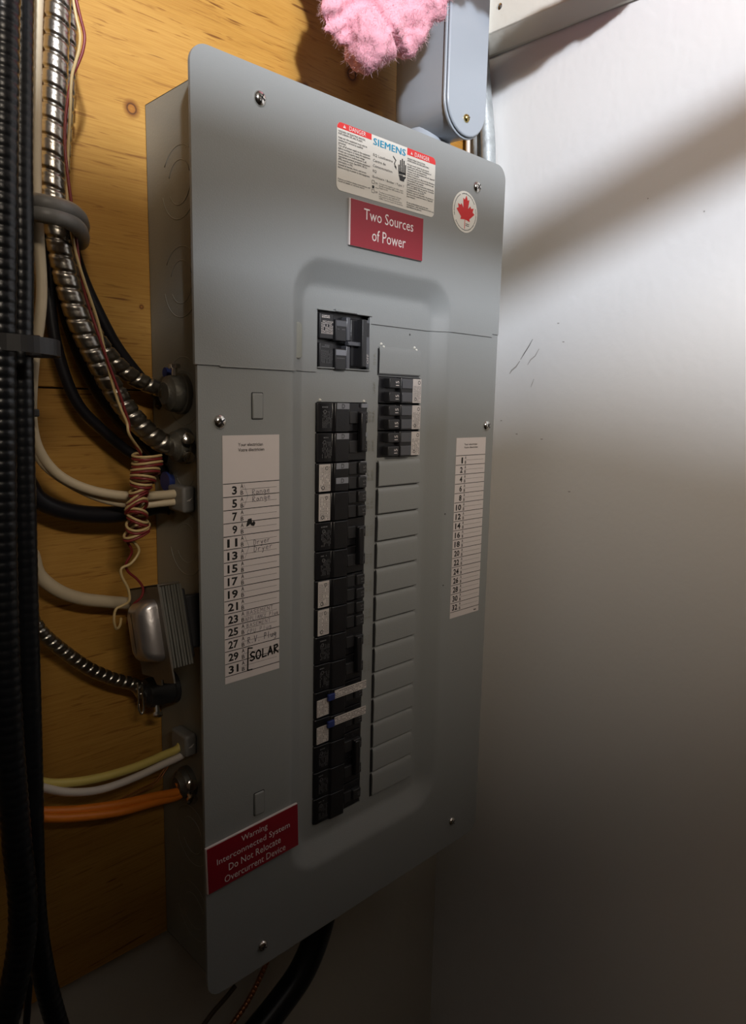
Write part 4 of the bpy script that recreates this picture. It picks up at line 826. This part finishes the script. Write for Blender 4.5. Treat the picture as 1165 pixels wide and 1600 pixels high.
# ------------------------------------------------------------------ pink insulation
ins = thing('insulation', 'pink fibreglass insulation tuft hanging down in front of the plywood', 'insulation', (0.2, 0.02, 0.40))
def lump_mesh():
    bm = bmesh.new()
    blobs = []
    def bl(px, py, Y, rpx, sy=1.0, sz=1.0):
        c = aty(px, py, Y); blobs.append((c, rpx * mpp(c), sy, sz))
    bl(575, 55, .005, 36, 1, 1.3); bl(592, 38, .005, 46, 1, 1.2); bl(568, 84, .010, 13, .8, 1.3); bl(590, 80, .008, 14, .8, 1.0); bl(612, 52, .004, 36); bl(640, 32, -.004, 34); bl(665, 5, -.014, 32, .8, .9)
    bl(522, 20, .012, 25, .5, 1.2); bl(532, 45, .014, 22, .5, 1.0); bl(512, 40, .014, 12, .4, .9); bl(546, 62, .016, 13, .5, 1.0); bl(550, 10, .010, 35, .6, 1.2)
    bl(620, -30, .01, 60); bl(560, -40, .01, 55, .8); bl(675, -40, -.02, 40); bl(520, -30, .015, 28, .6)
    # batt above the frame, out towards the right wall
    for x, y, z, r in ((0.165, 0.0, 0.425, 0.035), (0.20, -0.03, 0.435, 0.036), (0.215, -0.06, 0.45, 0.035), (0.15, 0.02, 0.46, 0.045), (0.19, -0.02, 0.49, 0.05), (0.19, 0.040, 0.50, 0.046), (0.15, -0.06, 0.53, 0.05), (0.20, -0.08, 0.50, 0.045), (0.235, -0.10, 0.465, 0.034), (0.262, -0.10, 0.452, 0.026), (0.285, -0.10, 0.449, 0.022), (0.31, -0.10, 0.446, 0.020), (0.335, -0.10, 0.444, 0.018), (0.357, -0.10, 0.443, 0.018), (0.378, -0.10, 0.444, 0.017), (0.395, -0.10, 0.444, 0.017), (0.21, -0.07, 0.54, 0.055), (0.18, 0.0, 0.56, 0.06), (0.21, -0.03, 0.57, 0.06)):
        blobs.append((Vector((x, y, z)), r, 1, 1))
    for c, r, sy, sz in blobs:
        mt = Matrix.Translation(c) @ Matrix.Diagonal((r, r * sy, r * sz, 1)); bmesh.ops.create_icosphere(bm, subdivisions=3, radius=1.0, matrix=mt)
    return bm, blobs
bm, blobs = lump_mesh(); me = bpy.data.meshes.new('batt'); bm.to_mesh(me); bm.free()
tmp = bpy.data.objects.new('batt', me); COL.objects.link(tmp)
rm = tmp.modifiers.new('r', 'REMESH'); rm.mode = 'VOXEL'; rm.voxel_size = 0.0028
bpy.context.view_layer.update(); me2 = bpy.data.meshes.new_from_object(tmp.evaluated_get(bpy.context.evaluated_depsgraph_get())); bpy.data.objects.remove(tmp)
bm = bmesh.new(); bm.from_mesh(me2); bm.normal_update(); surf = []
for v in bm.verts:
    p_ = v.co; d = noise.fractal(p_ * 34, 0.6, 2.0, 5) * 0.0052 + noise.noise(Vector((p_.x * 60, p_.y * 60, p_.z * 22))) * 0.0022 - max(0, 0.10 - abs(noise.noise(p_ * 17 + Vector((3, 1, 7))))) * 0.06
    surf.append((p_ + v.normal * d, v.normal.copy()))
for v, (q_, n_) in zip(bm.verts, surf): v.co = q_
for v in bm.verts: v.co.z += ZO
bm.to_mesh(me2); bm.free(); me2.shade_smooth(); me2.materials.clear(); me2.materials.append(M['pink']); link('batt', me2, None, ins)
m_ = MB(); rnd = random.Random(3)
vis = [s_ for s_ in surf if s_[0].z < 0.47]; rest = [s_ for s_ in surf if s_[0].z >= 0.47]
def fibre(p_, n_, L):
    d = (n_ + Vector((rnd.gauss(0, .6), rnd.gauss(0, .6), rnd.gauss(-.25, .6)))).normalized(); q_ = p_ - n_ * 0.001; side = d.cross(Vector((rnd.gauss(0, 1), rnd.gauss(0, 1), rnd.gauss(0, 1)))).normalized() * rnd.uniform(.00008, .00018); P = []
    for k2 in range(4): P.append(q_.copy()); q_ = q_ + d * L / 3; d = (d + Vector((rnd.gauss(0, .35), rnd.gauss(0, .35), rnd.gauss(0, .35)))).normalized()
    vs = []
    for k2, a in enumerate(P): s2 = side * (1 - k2 * .28); vs += [a - s2, a + s2]
    m_.add(vs, [(0, 1, 3, 2), (2, 3, 5, 4), (4, 5, 7, 6)])
for _ in range(42000): p_, n_ = rnd.choice(vis); fibre(p_, n_, rnd.uniform(.0015, .0065))
for _ in range(3000): p_, n_ = rnd.choice(rest); fibre(p_, n_, rnd.uniform(.004, .012))
me = bpy.data.meshes.new('fibres'); me.from_pydata([up(v) for v in m_.v], [], m_.f); o = link('fibres', me, M['fibre'], ins); o['kind'] = 'stuff'
